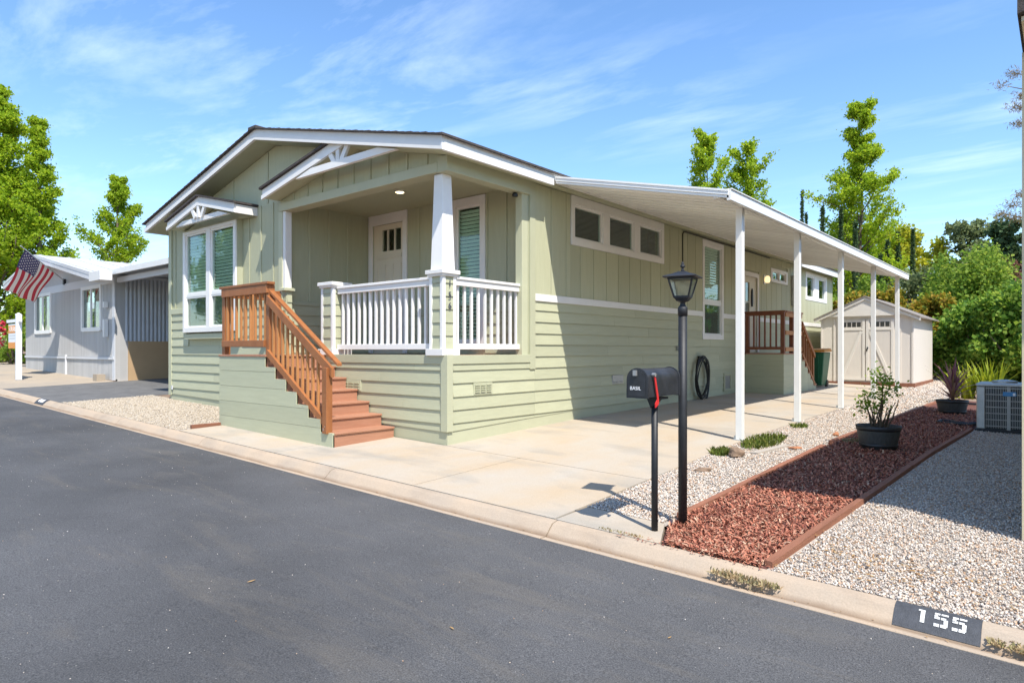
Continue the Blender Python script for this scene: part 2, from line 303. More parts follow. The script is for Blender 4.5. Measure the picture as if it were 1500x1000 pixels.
M['apron'] = concrete('far_apron', (.33, .28, .22), (.38, .31, .23), (.27, .24, .2))
M['oldasphalt'] = mat('old_asphalt', (.12, .118, .115), .9, var=.25, vscale=3, bump=.5, bscale=90)
M['dirt'] = mat('bare_soil', (.22, .15, .10), .95, var=.3, vscale=2.5, bump=.6, bscale=30)
M['gravelbase'] = mat('gravel_bed', (.30, .26, .22), .95, col2=(.44, .39, .33), vscale=70, bump=1, bscale=75)
M['mulchbase'] = mat('mulch_bed', (.07, .028, .02), .95, col2=(.16, .055, .04), vscale=40, bump=1, bscale=45)
M['pebble'] = island_mat('pebbles', [(0, (.52, .46, .39)), (.25, (.66, .60, .53)), (.45, (.46, .38, .31)), (.62, (.24, .225, .215)), (.75, (.58, .47, .37)), (.9, (.42, .25, .14)), (1, (.70, .66, .60))], .75)
M['pebble_l'] = island_mat('tan_pebbles', [(0, (.42, .35, .26)), (.4, (.50, .43, .34)), (.7, (.31, .25, .185)), (1, (.54, .49, .42))], .8)
M['chip'] = island_mat('bark_chips', [(0, (.31, .10, .062)), (.3, (.45, .17, .10)), (.5, (.16, .05, .035)), (.75, (.50, .21, .13)), (.9, (.36, .20, .13)), (1, (.55, .36, .24))], .8)
def leafm(n, a, b_, c_, t=.4): return island_mat(n, [(0, a), (.5, b_), (1, c_)], .62, t, .25)
M['leaf_sweet'] = leafm('sweetgum_leaf', (0.15, 0.26, 0.014), (0.27, 0.4, 0.02), (0.38, 0.47, 0.035), 0.58)
M['leaf_mid'] = leafm('midgreen_leaf', (0.1, 0.19, 0.022), (0.18, 0.29, 0.035), (0.3, 0.38, 0.06), 0.5)
M['leaf_gloss'] = leafm('glossy_leaf', (0.045, 0.12, 0.014), (0.15, 0.28, 0.028), (0.33, 0.44, 0.07), 0.42)
M['leaf_yellow'] = leafm('yellowgreen_leaf', (0.22, 0.27, 0.016), (0.34, 0.37, 0.024), (0.43, 0.42, 0.04), 0.5)
M['leaf_orange'] = leafm('autumn_shrub_leaf', (0.09, 0.14, 0.018), (0.28, 0.25, 0.02), (0.4, 0.24, 0.03), 0.4)
M['leaf_dark'] = leafm('cypress_leaf', (0.035, 0.075, 0.03), (0.055, 0.105, 0.04), (0.085, 0.13, 0.05), 0.25)
M['leaf_olive'] = leafm('olive_leaf', (0.11, 0.15, 0.06), (0.17, 0.215, 0.09), (0.24, 0.29, 0.14), 0.4)
M['leaf_rust'] = leafm('rust_leaf', (.06, .05, .03), (.15, .075, .045), (.22, .12, .07), .3)
M['leaf_pine'] = leafm('pine_needle', (0.12, 0.1, 0.05), (0.2, 0.16, 0.07), (0.3, 0.22, 0.11), 0.25)
M['grass'] = leafm('grass_blade', (0.09, 0.15, 0.025), (0.17, 0.23, 0.04), (0.3, 0.3, 0.09), 0.4)
M['dryleaf'] = leafm('dry_leaf', (.30, .15, .05), (.42, .25, .09), (.50, .36, .18), .2)
M['weed'] = leafm('dry_weed', (0.26, 0.24, 0.11), (0.42, 0.35, 0.2), (0.5, 0.36, 0.2), 0.3)
M['purple'] = leafm('purple_strap_leaf', (.16, .05, .07), (.30, .14, .16), (.36, .24, .10), .25)
M['lime'] = leafm('lime_strap_leaf', (.20, .26, .015), (.36, .40, .02), (.14, .22, .02), .35)

# ------------------------------------------------------------------ ground, street, kerb, drive
YA = -1.93                                                         # asphalt edge
def sheet(name, xs, ys, m, zf, parent=None, kind='structure', **tags):   # xs: list of functions/values across, ys list
    V = []; nx = len(xs); Fs = []
    for y in ys:
        for x in xs:
            X = x(y) if callable(x) else x; V.append((X, y, zf(X, y)))
    for j in range(len(ys) - 1):
        for i in range(nx - 1): a = j * nx + i; Fs.append((a, a + 1, a + nx + 1, a + nx))
    mb = MB(); mb.add(V, Fs); return mb.build(name, m, parent, kind=kind, **tags)
def terr(x, y):
    z = G(x, y) - .06
    if y < -1.75: z = -.025 * max(-45, min(x, 20)) - .40
    return z
ysT = [-120, -30, -10, -2.2, -1.8, -1.6, -1.0, 0, 1.5, 3.1, 6, 9.6, 14, 20, 30, 60, 150, 420]
ter = sheet('terrain', [-420, -150, -60, -30, -15, -8, 0, 6, 12, 30, 80, 200, 420], ysT, M['dirt'], terr)
zr = lambda x, y: -.025 * max(-45, min(x, 20)) - .169
street = sheet('street', [-90, -45, -30, -20, -10, -5, 0, 3, 6, 10, 20, 60], [-8.6, -6.5, -4, -3, YA - .0], M['asphalt'], zr)
# rolled kerb in cast lengths
kerb = bpy.data.objects.new('kerb', None); COL.objects.link(kerb); put(kerb, kind='structure')
prof = [(YA, -.40), (YA, -.166), (-1.866, -.166), (-1.860, -.172), (-1.852, -.163), (-1.82, -.131), (-1.79, -.101), (-1.77, -.083), (-1.74, -.0735), (-1.70, -.066), (-1.698, -.40)]
def kz(x): return -.025 * max(-45, min(x, 20))
xk = 9.12
while xk > -40:
    L_ = 3.05; mb = MB(); x1 = xk; x0 = xk - L_ + .012; n = len(prof); vs_ = []
    for X in (x0, x1): vs_ += [(X, y, z + kz(X)) for y, z in prof]
    mb.add(vs_, [tuple(range(n)), tuple(range(2 * n - 1, n - 1, -1))] + [(i, n + i, n + (i + 1) % n, (i + 1) % n) for i in range(n)])
    mb.build('kerb_length', M['kerb'], kerb); xk -= L_
def kface(x, s, off=.004):                                         # a point on the sloping kerb face, s = 0 toe .. 1 top
    ys_ = [-1.852, -1.82, -1.79, -1.77, -1.74, -1.70]; zs_ = [-.163, -.131, -.101, -.083, -.0735, -.066]; y = -1.852 + s * .152
    return (x, y - off * .4, lerp(y, ys_, zs_) + kz(x) + off)
def kpatch(x0, x1, s0, s1, off, name, m, parent, cells=None, **tags):
    mb = MB(); ss = np.linspace(s0, s1, 9)
    for a, b in zip(ss[:-1], ss[1:]): mb.add([kface(x0, a, off), kface(x1, a, off), kface(x1, b, off), kface(x0, b, off)], [(0, 1, 2, 3)])
    return mb.build(name, m, parent, **tags)
STEN = {'1': [(.30, .62, .04, .80), (.12, .62, .80, .98)],
        '5': [(.0, .40, .80, 1), (.48, 1, .80, 1), (.0, .26, .53, .74), (.0, .40, .46, .60), (.48, .86, .46, .60), (.70, 1, .22, .50), (.0, .40, .0, .18), (.48, .92, .0, .18), (.74, 1, .08, .24)]}
pn = kpatch(5.462, 5.87, .02, .96, .004, 'number_panel', M['kerbpaint'], kerb)
for k, ch in enumerate('155'):
    mb = MB(); x0 = 5.572 + k * .084; w = .064
    for (a, b, c, d) in STEN[ch]:
        ss = np.linspace(.24 + c * .46, .24 + d * .46, 4)
        for p, q in zip(ss[:-1], ss[1:]): mb.add([kface(x0 + a * w, p, .008), kface(x0 + b * w, p, .008), kface(x0 + b * w, q, .008), kface(x0 + a * w, q, .008)], [(0, 1, 2, 3)])
    mb.build('painted_digit', M['kerbwhite'], kerb)
kpatch(-10.75, -10.15, .02, .96, .004, 'number_panel', M['kerbpaint'], kerb); kpatch(-10.62, -10.28, .28, .74, .008, 'painted_patch', M['kerbwhite'], kerb)
# drive: cast slabs with open joints
drive = bpy.data.objects.new('driveway', None); COL.objects.link(drive); put(drive, kind='structure')
bl = lambda y: lerp(y, [-1.25, 3.2, 10.7, 14], [3.76, 3.82, 4.06, 4.1]) + max(0, -1.25 - y) * .45; br = lambda y: lerp(y, [-1.6, 6.4, 12], [4.70, 5.12, 5.4])
xr = lambda y: lerp(y, [-1.55, 2, 15.6], [3.0, 2.87, 2.78])
def slab(x0, x1, y0, y1, name='concrete_slab', m='concrete', parent=None, off=0.0, t=.12):
    g = .006; f0 = x0 if callable(x0) else (lambda y: x0); f1 = x1 if callable(x1) else (lambda y: x1)
    a0, a1, b0, b1 = f0(y0) + g, f1(y0) - g, f0(y1) + g, f1(y1) - g; y0 += g; y1 -= g
    P = [(a0, y0), (a1, y0), (b1, y1), (b0, y1)]
    mb = MB(); mb.hexa([(x, y, G(x, y) - t) for x, y in P] + [(x, y, G(x, y) + off) for x, y in P]); return mb.build(name, M[m], parent or drive)
slab(-4.0, -1.35, -1.698, -.02); slab(-1.35, 1.25, -1.698, -.02); slab(1.25, xr, -1.698, -.02)
ysl = [-.02, 3.1, 6.2, 9.6, 12.6, 15.6]
for a, b in zip(ysl[:-1], ysl[1:]): slab(-.05 if a < 0 else -.1, xr, a, b)
slab(3.0, lambda y: bl(y) - .01, -1.698, -1.22, off=-.004)
# far side of the green house: tan gravel yard, old asphalt drive, pale apron before the grey house
sheet('gravel_yard', [-9.6, -8, -6, -4.06], [-1.698, -1, -.4, .15], M['gravelbase'], lambda x, y: G(x, y) - .012)
sheet('side_drive', [-14.0, -12, -10, -9.4], [-1.698, -.6, .3, 2, 6, 12], M['oldasphalt'], lambda x, y: G(x, y) - .006)
sheet('pale_apron', [-34, -28, -24, -20, -17, -14.0], [-1.698, -1, 0, .87, 6], M['apron'], lambda x, y: G(x, y) - .004)
sheet('side_passage', [-9.4, -8.7, -8.3], [.1, 2, 6, 12, 18], M['dirt'], lambda x, y: G(x, y) - .01)
sheet('gravel_strip', [lambda y: xr(y) + .005, bl], [-1.25, -.5, .3, 1, 2, 3.1, 4.5, 6, 8, 9.6, 12, 14, 17, 21], M['gravelbase'], lambda x, y: G(x, y) - .02)
sheet('mulch_bed', [bl, lambda y: (bl(y) + br(y)) / 2, br], [-1.698, -1.2, -.5, 1, 2, 3.1, 4.5, 6.4, 9.6, 12], M['mulchbase'], lambda x, y: G(x, y) - .015)
sheet('side_yard', [br, lambda y: 6.2, lambda y: 9, lambda y: 14], [-1.698, -1, 0, 1.5, 3.1, 5, 7, 9.6, 12], M['gravelbase'], lambda x, y: G(x, y) - .02)
# loose pebbles and chips: nobody could count them
OCT = np.array([(1,0,0),(-1,0,0),(0,1,0),(0,-1,0),(0,0,1),(0,0,-1)], float); OF = np.array([(0,2,4),(2,1,4),(1,3,4),(3,0,4),(2,0,5),(1,2,5),(3,1,5),(0,3,5)])
def Gv(P): return -.025 * np.clip(P[:, 0], -45, 20) + slope_y(np.maximum(P[:, 1], -1.6))
def rot_rand(n):
    q = rng.normal(size=(n, 4)); q /= np.linalg.norm(q, axis=1)[:, None]; w, x, y, z = q.T
    return np.stack([1-2*(y*y+z*z), 2*(x*y-z*w), 2*(x*z+y*w), 2*(x*y+z*w), 1-2*(x*x+z*z), 2*(y*z-x*w), 2*(x*z-y*w), 2*(y*z+x*w), 1-2*(x*x+y*y)], 1).reshape(n, 3, 3)
def pebbles(name, P2, s0, s1, m, zoff, parent_kind='stuff'):
    n = len(P2); sz = rng.uniform(s0, s1, n)[:, None, None]
    base = OCT[None] * sz * rng.uniform(.6, 1.15, (n, 6, 1)) * np.array([1, .85, .65])
    V = np.einsum('nij,nkj->nki', rot_rand(n), base)
    z = Gv(P2) + zoff + rng.uniform(-.004, .008, n)
    V += np.concatenate([P2, z[:, None]], 1)[:, None, :]
    Fc = (OF[None] + 6 * np.arange(n)[:, None, None]).reshape(-1, 3)
    return rawmesh(name, V.reshape(-1, 3), Fc, m, kind='stuff')
def area(n, xa, xb, ya, yb, bias=1.0):
    y = ya + (yb - ya) * rng.random(n) ** bias; t = rng.random(n)
    fa = np.array([xa(v) if callable(xa) else xa for v in y]); fb = np.array([xb(v) if callable(xb) else xb for v in y])
    return np.stack([fa + (fb - fa) * t, y], 1)
pebbles('gravel', area(46000, lambda y: br(y) + .05, lambda y: max(6.4, br(y) + 1.35), -1.69, 6.2, 1.25), .006, .0145, M['pebble'], -.008)
pebbles('gravel', area(24000, lambda y: xr(y) + .01, lambda y: bl(y) - .05, -1.21, 7.5, 1.2), .008, .016, M['pebble'], -.008)
pebbles('gravel', area(9000, lambda y: xr(y) + .01, lambda y: bl(y) - .05, 7.5, 21), .014, .026, M['pebble'], -.008)
pebbles('gravel', area(20000, -9.5, -4.1, -1.69, .05), .010, .020, M['pebble_l'], -.006)
n = 36000; P2 = area(n, lambda y: bl(y) + .03, lambda y: br(y) - .04, -1.69, 9.5, 1.35)
sz = rng.uniform(.007, .027, n); base = np.array([(-1, -.3, 0), (1, -.22, .0), (.85, .3, .06), (-.9, .25, .08)]); V = base[None] * sz[:, None, None] * rng.uniform(.6, 1.2, (n, 4, 1)); V[:, :, 2] += rng.uniform(-.004, .004, (n, 4))
az = rng.uniform(0, 2 * np.pi, n); tl = rng.normal(0, .5, n); c_, s_ = np.cos(az), np.sin(az)
x_, y_, z_ = V[:, :, 0], V[:, :, 1], V[:, :, 2]; zz = x_ * np.sin(tl)[:, None] + z_ * np.cos(tl)[:, None]; xx = x_ * np.cos(tl)[:, None]
V = np.stack([xx * c_[:, None] - y_ * s_[:, None], xx * s_[:, None] + y_ * c_[:, None], zz], 2)
V += np.concatenate([P2, (Gv(P2) + rng.uniform(-.004, .022, n))[:, None]], 1)[:, None, :]
rawmesh('bark_mulch', V.reshape(-1, 3), np.arange(n * 4).reshape(n, 4), M['chip'], kind='stuff')
# fallen leaves, chips and twigs strayed on to the gravel and the kerb
def litter(n, P2, s0, s1, m, zoff):
    sz = rng.uniform(s0, s1, n); base = np.array([(-1, -.35, 0), (.2, -.45, .15), (1, .05, .0), (.1, .45, .2)]); V = base[None] * sz[:, None, None] * rng.uniform(.6, 1.2, (n, 4, 1)); az = rng.uniform(0, 6.283, n); c_, s_ = np.cos(az)[:, None], np.sin(az)[:, None]
    V = np.stack([V[:, :, 0] * c_ - V[:, :, 1] * s_, V[:, :, 0] * s_ + V[:, :, 1] * c_, V[:, :, 2]], 2) + np.concatenate([P2, (Gv(P2) + zoff)[:, None]], 1)[:, None, :]
    return rawmesh('leaf_litter', V.reshape(-1, 3), np.arange(n * 4).reshape(n, 4), m, kind='stuff')
A1_ = area(170, lambda y: br(y) + .03, lambda y: br(y) + .35, -1.66, 4, 1.3); A2_ = np.stack([rng.normal(5.35, .35, 260), rng.normal(-1.2, .22, 260)], 1); A3_ = area(90, lambda y: bl(y) - .55, lambda y: bl(y) - .05, -1.2, 5); A2_ = A2_[(A2_[:, 1] > -1.68) & (A2_[:, 0] > 4.8)]
PL = np.concatenate([A1_, A2_, A3_]); litter(len(PL), PL, .008, .022, M['dryleaf'], .006)
PL = np.stack([rng.uniform(3.6, 4.75, 150), rng.uniform(-1.74, -1.62, 150)], 1); litter(150, PL, .006, .018, M['chip'], -.003)
PL = np.stack([rng.uniform(-6, 6.2, 260), -1.875 + rng.normal(0, .018, 260)], 1); litter(260, PL, .003, .011, M['dryleaf'], -.100)
# grit on the road
n = 520; P2 = np.stack([rng.uniform(-7, 6, n), rng.uniform(-5.2, -1.95, n)], 1); mbz = -.025 * P2[:, 0] - .169 - Gv(P2)
sel = rng.random(n) < .55
go = pebbles('road_grit', P2, .002, .0065, M['pebble'], mbz + .003)

# ------------------------------------------------------------------ the green house
H = root('manufactured_house', (0, 0, 0), 'sage green house with white gables, front porch and wooden stairs', 'house')
ZF = 1.175; ZR = lambda x: 4.965 - .2311 * abs(x + 4.2); HL = 18.58
FF = ('y', 0.0, -1); FS = ('x', 0.0, 1); FB = ('y', 1.85, -1); FI = ('x', -4.03, 1); FL = ('x', -8.4, -1)
def holes_rect(mb, F, u0, u1, z0, z1, holes, n0=-.12, n1=0.0):     # wall sheet with openings, as butted boxes
    us = sorted({u0, u1, *[h[0] for h in holes], *[h[1] for h in holes]}); us = [u for u in us if u0 <= u <= u1]
    for a, b in zip(us[:-1], us[1:]):
        mid = (a + b) / 2; cuts = sorted([(h[2], h[3]) for h in holes if h[0] <= mid <= h[1]]); z = z0
        for c0, c1 in cuts:
            if c0 > z: fbox(mb, F, a, b, n0, n1, z, c0)
            z = max(z, c1)
        if z < z1: fbox(mb, F, a, b, n0, n1, z, z1)
BAY = (-7.5, -5.33, 1.47, 3.70); HB = [(-7.4, -5.45, 1.60, 3.60)]
WT = (2.90, 5.95, 3.09, 3.64); WTALL = (8.0, 8.98, 1.60, 3.62); DS = (10.45, 11.33, 1.19, 3.16); WSM = (12.48, 13.64, 3.20, 3.44); WEND = (15.65, 17.75, 2.92, 3.58)
DF = (-3.90, -3.02, 1.19, 3.62); WP = (-1.66, -1.10, 1.40, 3.70)
mb = MB(); holes_rect(mb, FF, -8.4, -4.03, .05, 3.78, HB); mb.build('wall', M['sage_v'], H)
mb = MB(); holes_rect(mb, FS, 1.70, HL, -.05, 3.80, [WT, WTALL, DS, WSM, WEND]); mb.build('wall', M['sage_v'], H)
mb = MB(); holes_rect(mb, FB, -4.03, -.12, .1, 3.80, [DF, WP]); mb.build('wall', M['sage_v'], H)
mb = MB(); holes_rect(mb, FI, 0.12, 1.85, .1, 3.80, []); mb.build('wall', M['sage_v'], H)
mb = MB(); mb.box(-8.40, -8.28, .12, HL, .05, 3.80); mb.box(-8.28, -.12, HL - .12, HL, 0, 3.8); mb.build('wall', M['sage_v'], H)
mb = MB(); mb.box(-3.95, -.0, .0, .10, -.3, 1.06); mb.box(-.10, 0, .10, 1.70, -.3, 1.06); mb.build('skirt_wall', M['sage'], H)
mb = MB(); mb.prism([(-8.4, .0, 3.78), (-4.03, 0, 3.78), (-4.03, 0, ZR(-4.03) - .2), (-4.2, 0, ZR(-4.2) - .2), (-8.4, 0, ZR(-8.4) - .19)], (0, .11, 0)); mb.build('gable_wall', M['sage_v'], H)
mb = MB(); mb.prism([(-4.03, .0, 3.73), (0, 0, 3.73), (0, 0, ZR(0) - .19), (-4.03, 0, ZR(-4.03) - .19)], (0, .11, 0)); mb.build('gable_wall', M['sage_v'], H)
# porch shell
mb = MB(); mb.box(-4.03, 0.0, .0, 1.85, 1.10, ZF); mb.build('porch_floor', M['composite'], H)
mb = MB(); mb.box(-4.03, -.01, .11, 1.86, 3.79, 3.85); mb.build('porch_ceiling', M['sage_v'], H)
mb = MB(); mb.box(-4.03, -.141, -.045, .19, 3.60, 3.735); mb.build('porch_beam', M['sage_trim'], H, .004)
mb = MB(); mb.box(-.14, .045, -.045, 1.72, 3.59, 3.80); mb.build('porch_beam', M['sage_trim'], H, .004)
for x_, y_ in ((-1.95, .85),):
    mb = MB(); mb.lathe([(.085, 0), (.085, .02)], (x_, y_, 3.772), 20); d = mb.build('downlight', M['whitemetal'], H)
    mb = MB(); mb.lathe([(.065, 0), (.065, .006)], (x_, y_, 3.766), 20); mb.build('lamp_lens', M['downglow'], d)
mb = MB(); mb.lathe([(.045, 0), (.045, .03), (.03, .05)], (-.05, 1.45, 3.53), 14); mb.build('security_camera', M['rubber'], H)
mb = MB(); mb.tube([(-.07, 1.835, 1.4), (-.07, 1.835, 3.56)], .009, 6); mb.build('cable', M['rubber'], H)
# roof: stepped shingle courses, soffit, fascia, rake boards
mb = MB()
for sgn in (1, -1):
    nc = 32; RW = 4.56
    for k in range(nc):
        d0 = RW * k / nc; d1 = RW * (k + 1) / nc
        xa, xb = -4.2 + sgn * d0, -4.2 + sgn * d1; za, zb = 4.965 - .2311 * d0, 4.965 - .2311 * d1
        t = .008 + .005 * (k % 2)
        mb.hexa([(xa, -.44, za - .014), (xb, -.44, zb - .014), (xb, HL + .4, zb - .014), (xa, HL + .4, za - .014), (xa, -.44, za + .002), (xb, -.44, zb + t), (xb, HL + .4, zb + t), (xa, HL + .4, za + .002)])
mb.box(-4.32, -4.08, -.445, HL + .4, 4.94, 4.985); mb.build('roof', M['shingle'], H)
for sgn in (1, -1):
    xe = -4.2 + sgn * 4.47; mb = MB(); mb.prism([(-4.2, -.36, 4.93), (xe, -.36, 4.93 - .2311 * 4.47), (xe, -.36, 4.775 - .2311 * 4.47), (-4.2, -.36, 4.775)], (0, HL + .7, 0)); mb.build('soffit', M['sage_trim'], H)
    xe2 = -4.2 + sgn * 4.5; a, b = sorted((xe2, xe2 - sgn * .025))
    mb = MB(); mb.box(a, b, -.3592, HL + .36, 3.775, 3.912); mb.build('fascia_board', M['white'], H)
    c = xe2 + sgn * .02; mb = MB(); mb.box(min(xe2 - sgn * .025, c), max(xe2 - sgn * .0252, c), -.3592, 1.93 if sgn > 0 else HL + .36, 3.73, 3.828); mb.build('fascia_board', M['white'], H)
    if sgn > 0: mb = MB(); mb.box(a, c, 14.0, HL + .36, 3.70, 3.86); mb.build('gutter', M['whitemetal'], H)
def rake(mb, xa, za, xb, zb, y0, y1, h):
    mb.prism([(xa, y0, za), (xb, y0, zb), (xb, y0, zb - h), (xa, y0, za - h)], (0, y1 - y0, 0))
for sgn in (1, -1):
    xe = -4.2 + sgn * 4.5
    mb = MB(); rake(mb, -4.2, 4.95, xe, 4.95 - 1.04, -.385, -.36, .145); mb.build('rake_board', M['white'], H)
    mb = MB(); rake(mb, -4.2, 4.86, xe + sgn * .02, 4.86 - .2311 * 4.52, -.405, -.36, .085); mb.build('rake_board', M['white'], H)
# little porch gable (left rake, tie beam and fan)
def small_gable(xl, xp, zl, zp, y0, name, right=None, zr_=None, depth=.4):
    g = MB(); hgt = .16
    mb = MB(); mb.prism([(xl, y0, zl), (xp, y0, zp), (xp, y0, zp - .12), (xl, y0, zl - .12)], (0, .024, 0)); a = mb.build('rake_board', M['white'], H)
    mb = MB(); mb.prism([(xl - .005, y0 - .02, zl - .10), (xp, y0 - .02, zp - .10), (xp, y0 - .02, zp - .165), (xl - .005, y0 - .02, zl - .165)], (0, .044, 0)); mb.build('rake_board', M['white'], H)
    mb = MB(); mb.prism([(xl - .03, y0 - .05, zl + .0), (xp, y0 - .05, zp + .0), (xp, y0 - .05, zp + .035), (xl - .03, y0 - .05, zl + .035)], (0, -y0 + .05, 0)); mb.build('gable_roof', M['shingle'], H)
    mb = MB(); mb.prism([(xl + .01, y0 + .024, zl - .01), (xp, y0 + .024, zp - .01), (xp, y0 + .024, zp - .14), (xl + .01, y0 + .024, zl - .14)], (0, -y0 - .026, 0)); mb.build('soffit', M['sage_trim'], H)
    if right is not None:
        xr_ = right
        mb = MB(); mb.prism([(xp, y0, zp), (xr_, y0, zr_), (xr_, y0, zr_ - .12), (xp, y0, zp - .12)], (0, .024, 0)); mb.build('rake_board', M['white'], H)
        mb = MB(); mb.prism([(xp, y0 - .02, zp - .10), (xr_ + .02, y0 - .02, zr_ - .10), (xr_ + .02, y0 - .02, zr_ - .165), (xp, y0 - .02, zp - .165)], (0, .044, 0)); mb.build('rake_board', M['white'], H)
        mb = MB(); mb.prism([(xp, y0 - .05, zp), (xr_ + .05, y0 - .05, zr_ - .004), (xr_ + .05, y0 - .05, zr_ + .031), (xp, y0 - .05, zp + .035)], (0, -y0 + .05, 0)); mb.build('gable_roof', M['shingle'], H)
        mb = MB(); mb.prism([(xp, y0 + .024, zp - .01), (xr_ - .01, y0 + .024, zr_ - .01), (xr_ - .01, y0 + .024, zr_ - .14), (xp, y0 + .024, zp - .14)], (0, -y0 - .026, 0)); mb.build('soffit', M['sage_trim'], H)
        mb = MB(); mb.box(xr_ - .024, xr_ + .02, y0 + .024, -.002, zr_ - .165, zr_ - .015); mb.build('fascia_board', M['white'], H)
def fan(xc, zb, L_, y0, sp):
    for k in (-1, 0, 1):
        a = math.radians(36 * k); d = Vector((math.sin(a), 0, math.cos(a))); w = Vector((math.cos(a), 0, -math.sin(a))) * .042; b = Vector((xc + k * sp, y0, zb)) - d * .03; e = b + d * (L_ + .03)
        mb = MB(); mb.prism([b - w, b + w, e + w, e - w], (0, .04, 0)); mb.build('fan_brace', M['white'], H)
small_gable(-4.07, -1.75, 3.925, 4.39, -.325, 'porch_gable')
mb = MB(); mb.prism([(-3.05, -.34, 3.93), (-.62, -.34, 3.93), (-1.02, -.34, 4.03), (-2.62, -.34, 4.03)], (0, .06, 0)); mb.build('tie_beam', M['white'], H)
fan(-1.95, 4.04, .22, -.335, .105)
small_gable(-7.55, -6.19, 3.80, 4.115, -.42, 'window_gable', -4.83, 3.80)
mb = MB(); mb.prism([(-7.22, -.40, 3.66), (-5.10, -.40, 3.66), (-5.45, -.40, 3.745), (-6.9, -.40, 3.745)], (0, .06, 0)); mb.build('tie_beam', M['white'], H)
fan(-6.19, 3.755, .21, -.435, .14)
mb = MB(); mb.prism([(-7.5, -.10, 3.63), (-4.9, -.10, 3.63), (-6.19, -.10, 3.95)], (0, .08, 0)); mb.build('gable_infill', M['sage_v'], H)
# base boards and drip trim along the sloping ground
def dripS(y): return lerp(y, [0, 3.1, 9.6, 20], [.175, .262, .34, .44])
def dripF(x): return lerp(x, [-8.4, 0], [.33, .175])
def slopeboard(F, u0, u1, zlo, zhi, n0, n1, name, m):
    P = [fpt(F, u0, n0, zlo(u0)), fpt(F, u1, n0, zlo(u1)), fpt(F, u1, n0, zhi(u1)), fpt(F, u0, n0, zhi(u0))]; Q = Vector(fpt(F, 0, n1, 0)) - Vector(fpt(F, 0, n0, 0))
    mb = MB(); mb.prism(P, Q); return mb.build(name, m, H)
gS = lambda y: G(0, y) - .03; gF = lambda x: G(x, 0) - .04
for a, b in ((.0, 3.1), (3.1, 6.3), (6.3, 9.6), (9.6, 14), (14, HL)): slopeboard(FS, a, b, gS, lambda y: dripS(y) + .02, .0008, .004, 'base_board', M['sage_trim'])
for a, b in ((-8.4, -4.05), (-1.1, .008)): slopeboard(FF, a, b, gF, lambda x: dripF(x) + .02, .0008, .004, 'base_board', M['sage_trim'])
# lap siding, board by board
def clip(poly, z0a, ua, z0b, ub):
    f = lambda p: p[1] - (z0a + (z0b - z0a) * (p[0] - ua) / (ub - ua)); o = []
    for i in range(len(poly)):
        p, q = poly[i], poly[(i + 1) % len(poly)]; a, b = f(p), f(q)
        if a >= 0: o.append(p)
        if (a >= 0) != (b >= 0): t = a / (a - b); o.append((p[0] + (q[0] - p[0]) * t, p[1] + (q[1] - p[1]) * t))
    return o
ROWS = [.105 + .175 * i for i in range(12)]
def laps(F, u0, u1, zlo, zhi, drip=None, holes=(), parent=None, brk=3.66, rows=ROWS, pro=.024, name='lap_board', m='sage'):
    for i, z0 in enumerate(rows):
        z0 = z0 + random.uniform(-.0025, .0025)
        z1 = min(z0 + .1745, zhi); z0c = max(z0, zlo)
        if z1 - z0c < .012: continue
        segs = [(u0, u1)]
        for h in holes:
            if h[2] < z1 - .01 and h[3] > z0c + .01:
                segs = [s for a, b in segs for s in ((a, min(b, h[0])), (max(a, h[1]), b)) if s[1] - s[0] > .02]
        for a, b in segs:
            cuts = [a]; x = a + brk * (.45 + .55 * ((i * .37) % 1))
            while x < b - .4: cuts.append(x); x += brk
            cuts.append(b)
            for p, q in zip(cuts[:-1], cuts[1:]):
                poly = [(p + .0015, z0c), (q - .0015, z0c), (q - .0015, z1), (p + .0015, z1)]
                if drip: poly = clip(poly, drip(p), p, drip(q), q)
                if len(poly) < 3 or max(v[1] for v in poly) - min(v[1] for v in poly) < .02: continue
                nf = lambda z: pro - (pro - .006) * max(0, min(1, (z - z0) / .175)) + random.uniform(0, .0012)
                mb = MB(); k = len(poly); fr = [fpt(F, u, nf(z), z) for u, z in poly]; bk = [fpt(F, u, .001, z) for u, z in poly]
                mb.add(fr + bk, [tuple(range(k)), tuple(range(2 * k - 1, k - 1, -1))] + [(j, (j + 1) % k, k + (j + 1) % k, k + j) for j in range(k)])
                mb.build(name, M[m], parent or H)
SH = [(7.90, 9.07, 1.5, 3.8), (10.33, 11.43, 1, 3.3)]
BH = [(-7.52, -5.31, 1.44, 3.8)]
laps(FS, .09, 1.845, 0, 1.06, dripS); laps(FS, 1.845, HL - .1, 0, 2.0, dripS, SH)
laps(FF, -8.30, -4.07, 0, 2.0, dripF, BH); laps(FF, -3.98, -.09, 0, 1.06, dripF)
laps(FB, -4.0, -.14, 1.2, 2.1, None, [(-4.02, -2.9, 1, 3.8), (-1.78, -1.0, 1.3, 3.8)]); laps(FI, .2, 1.83, 1.2, 2.1)
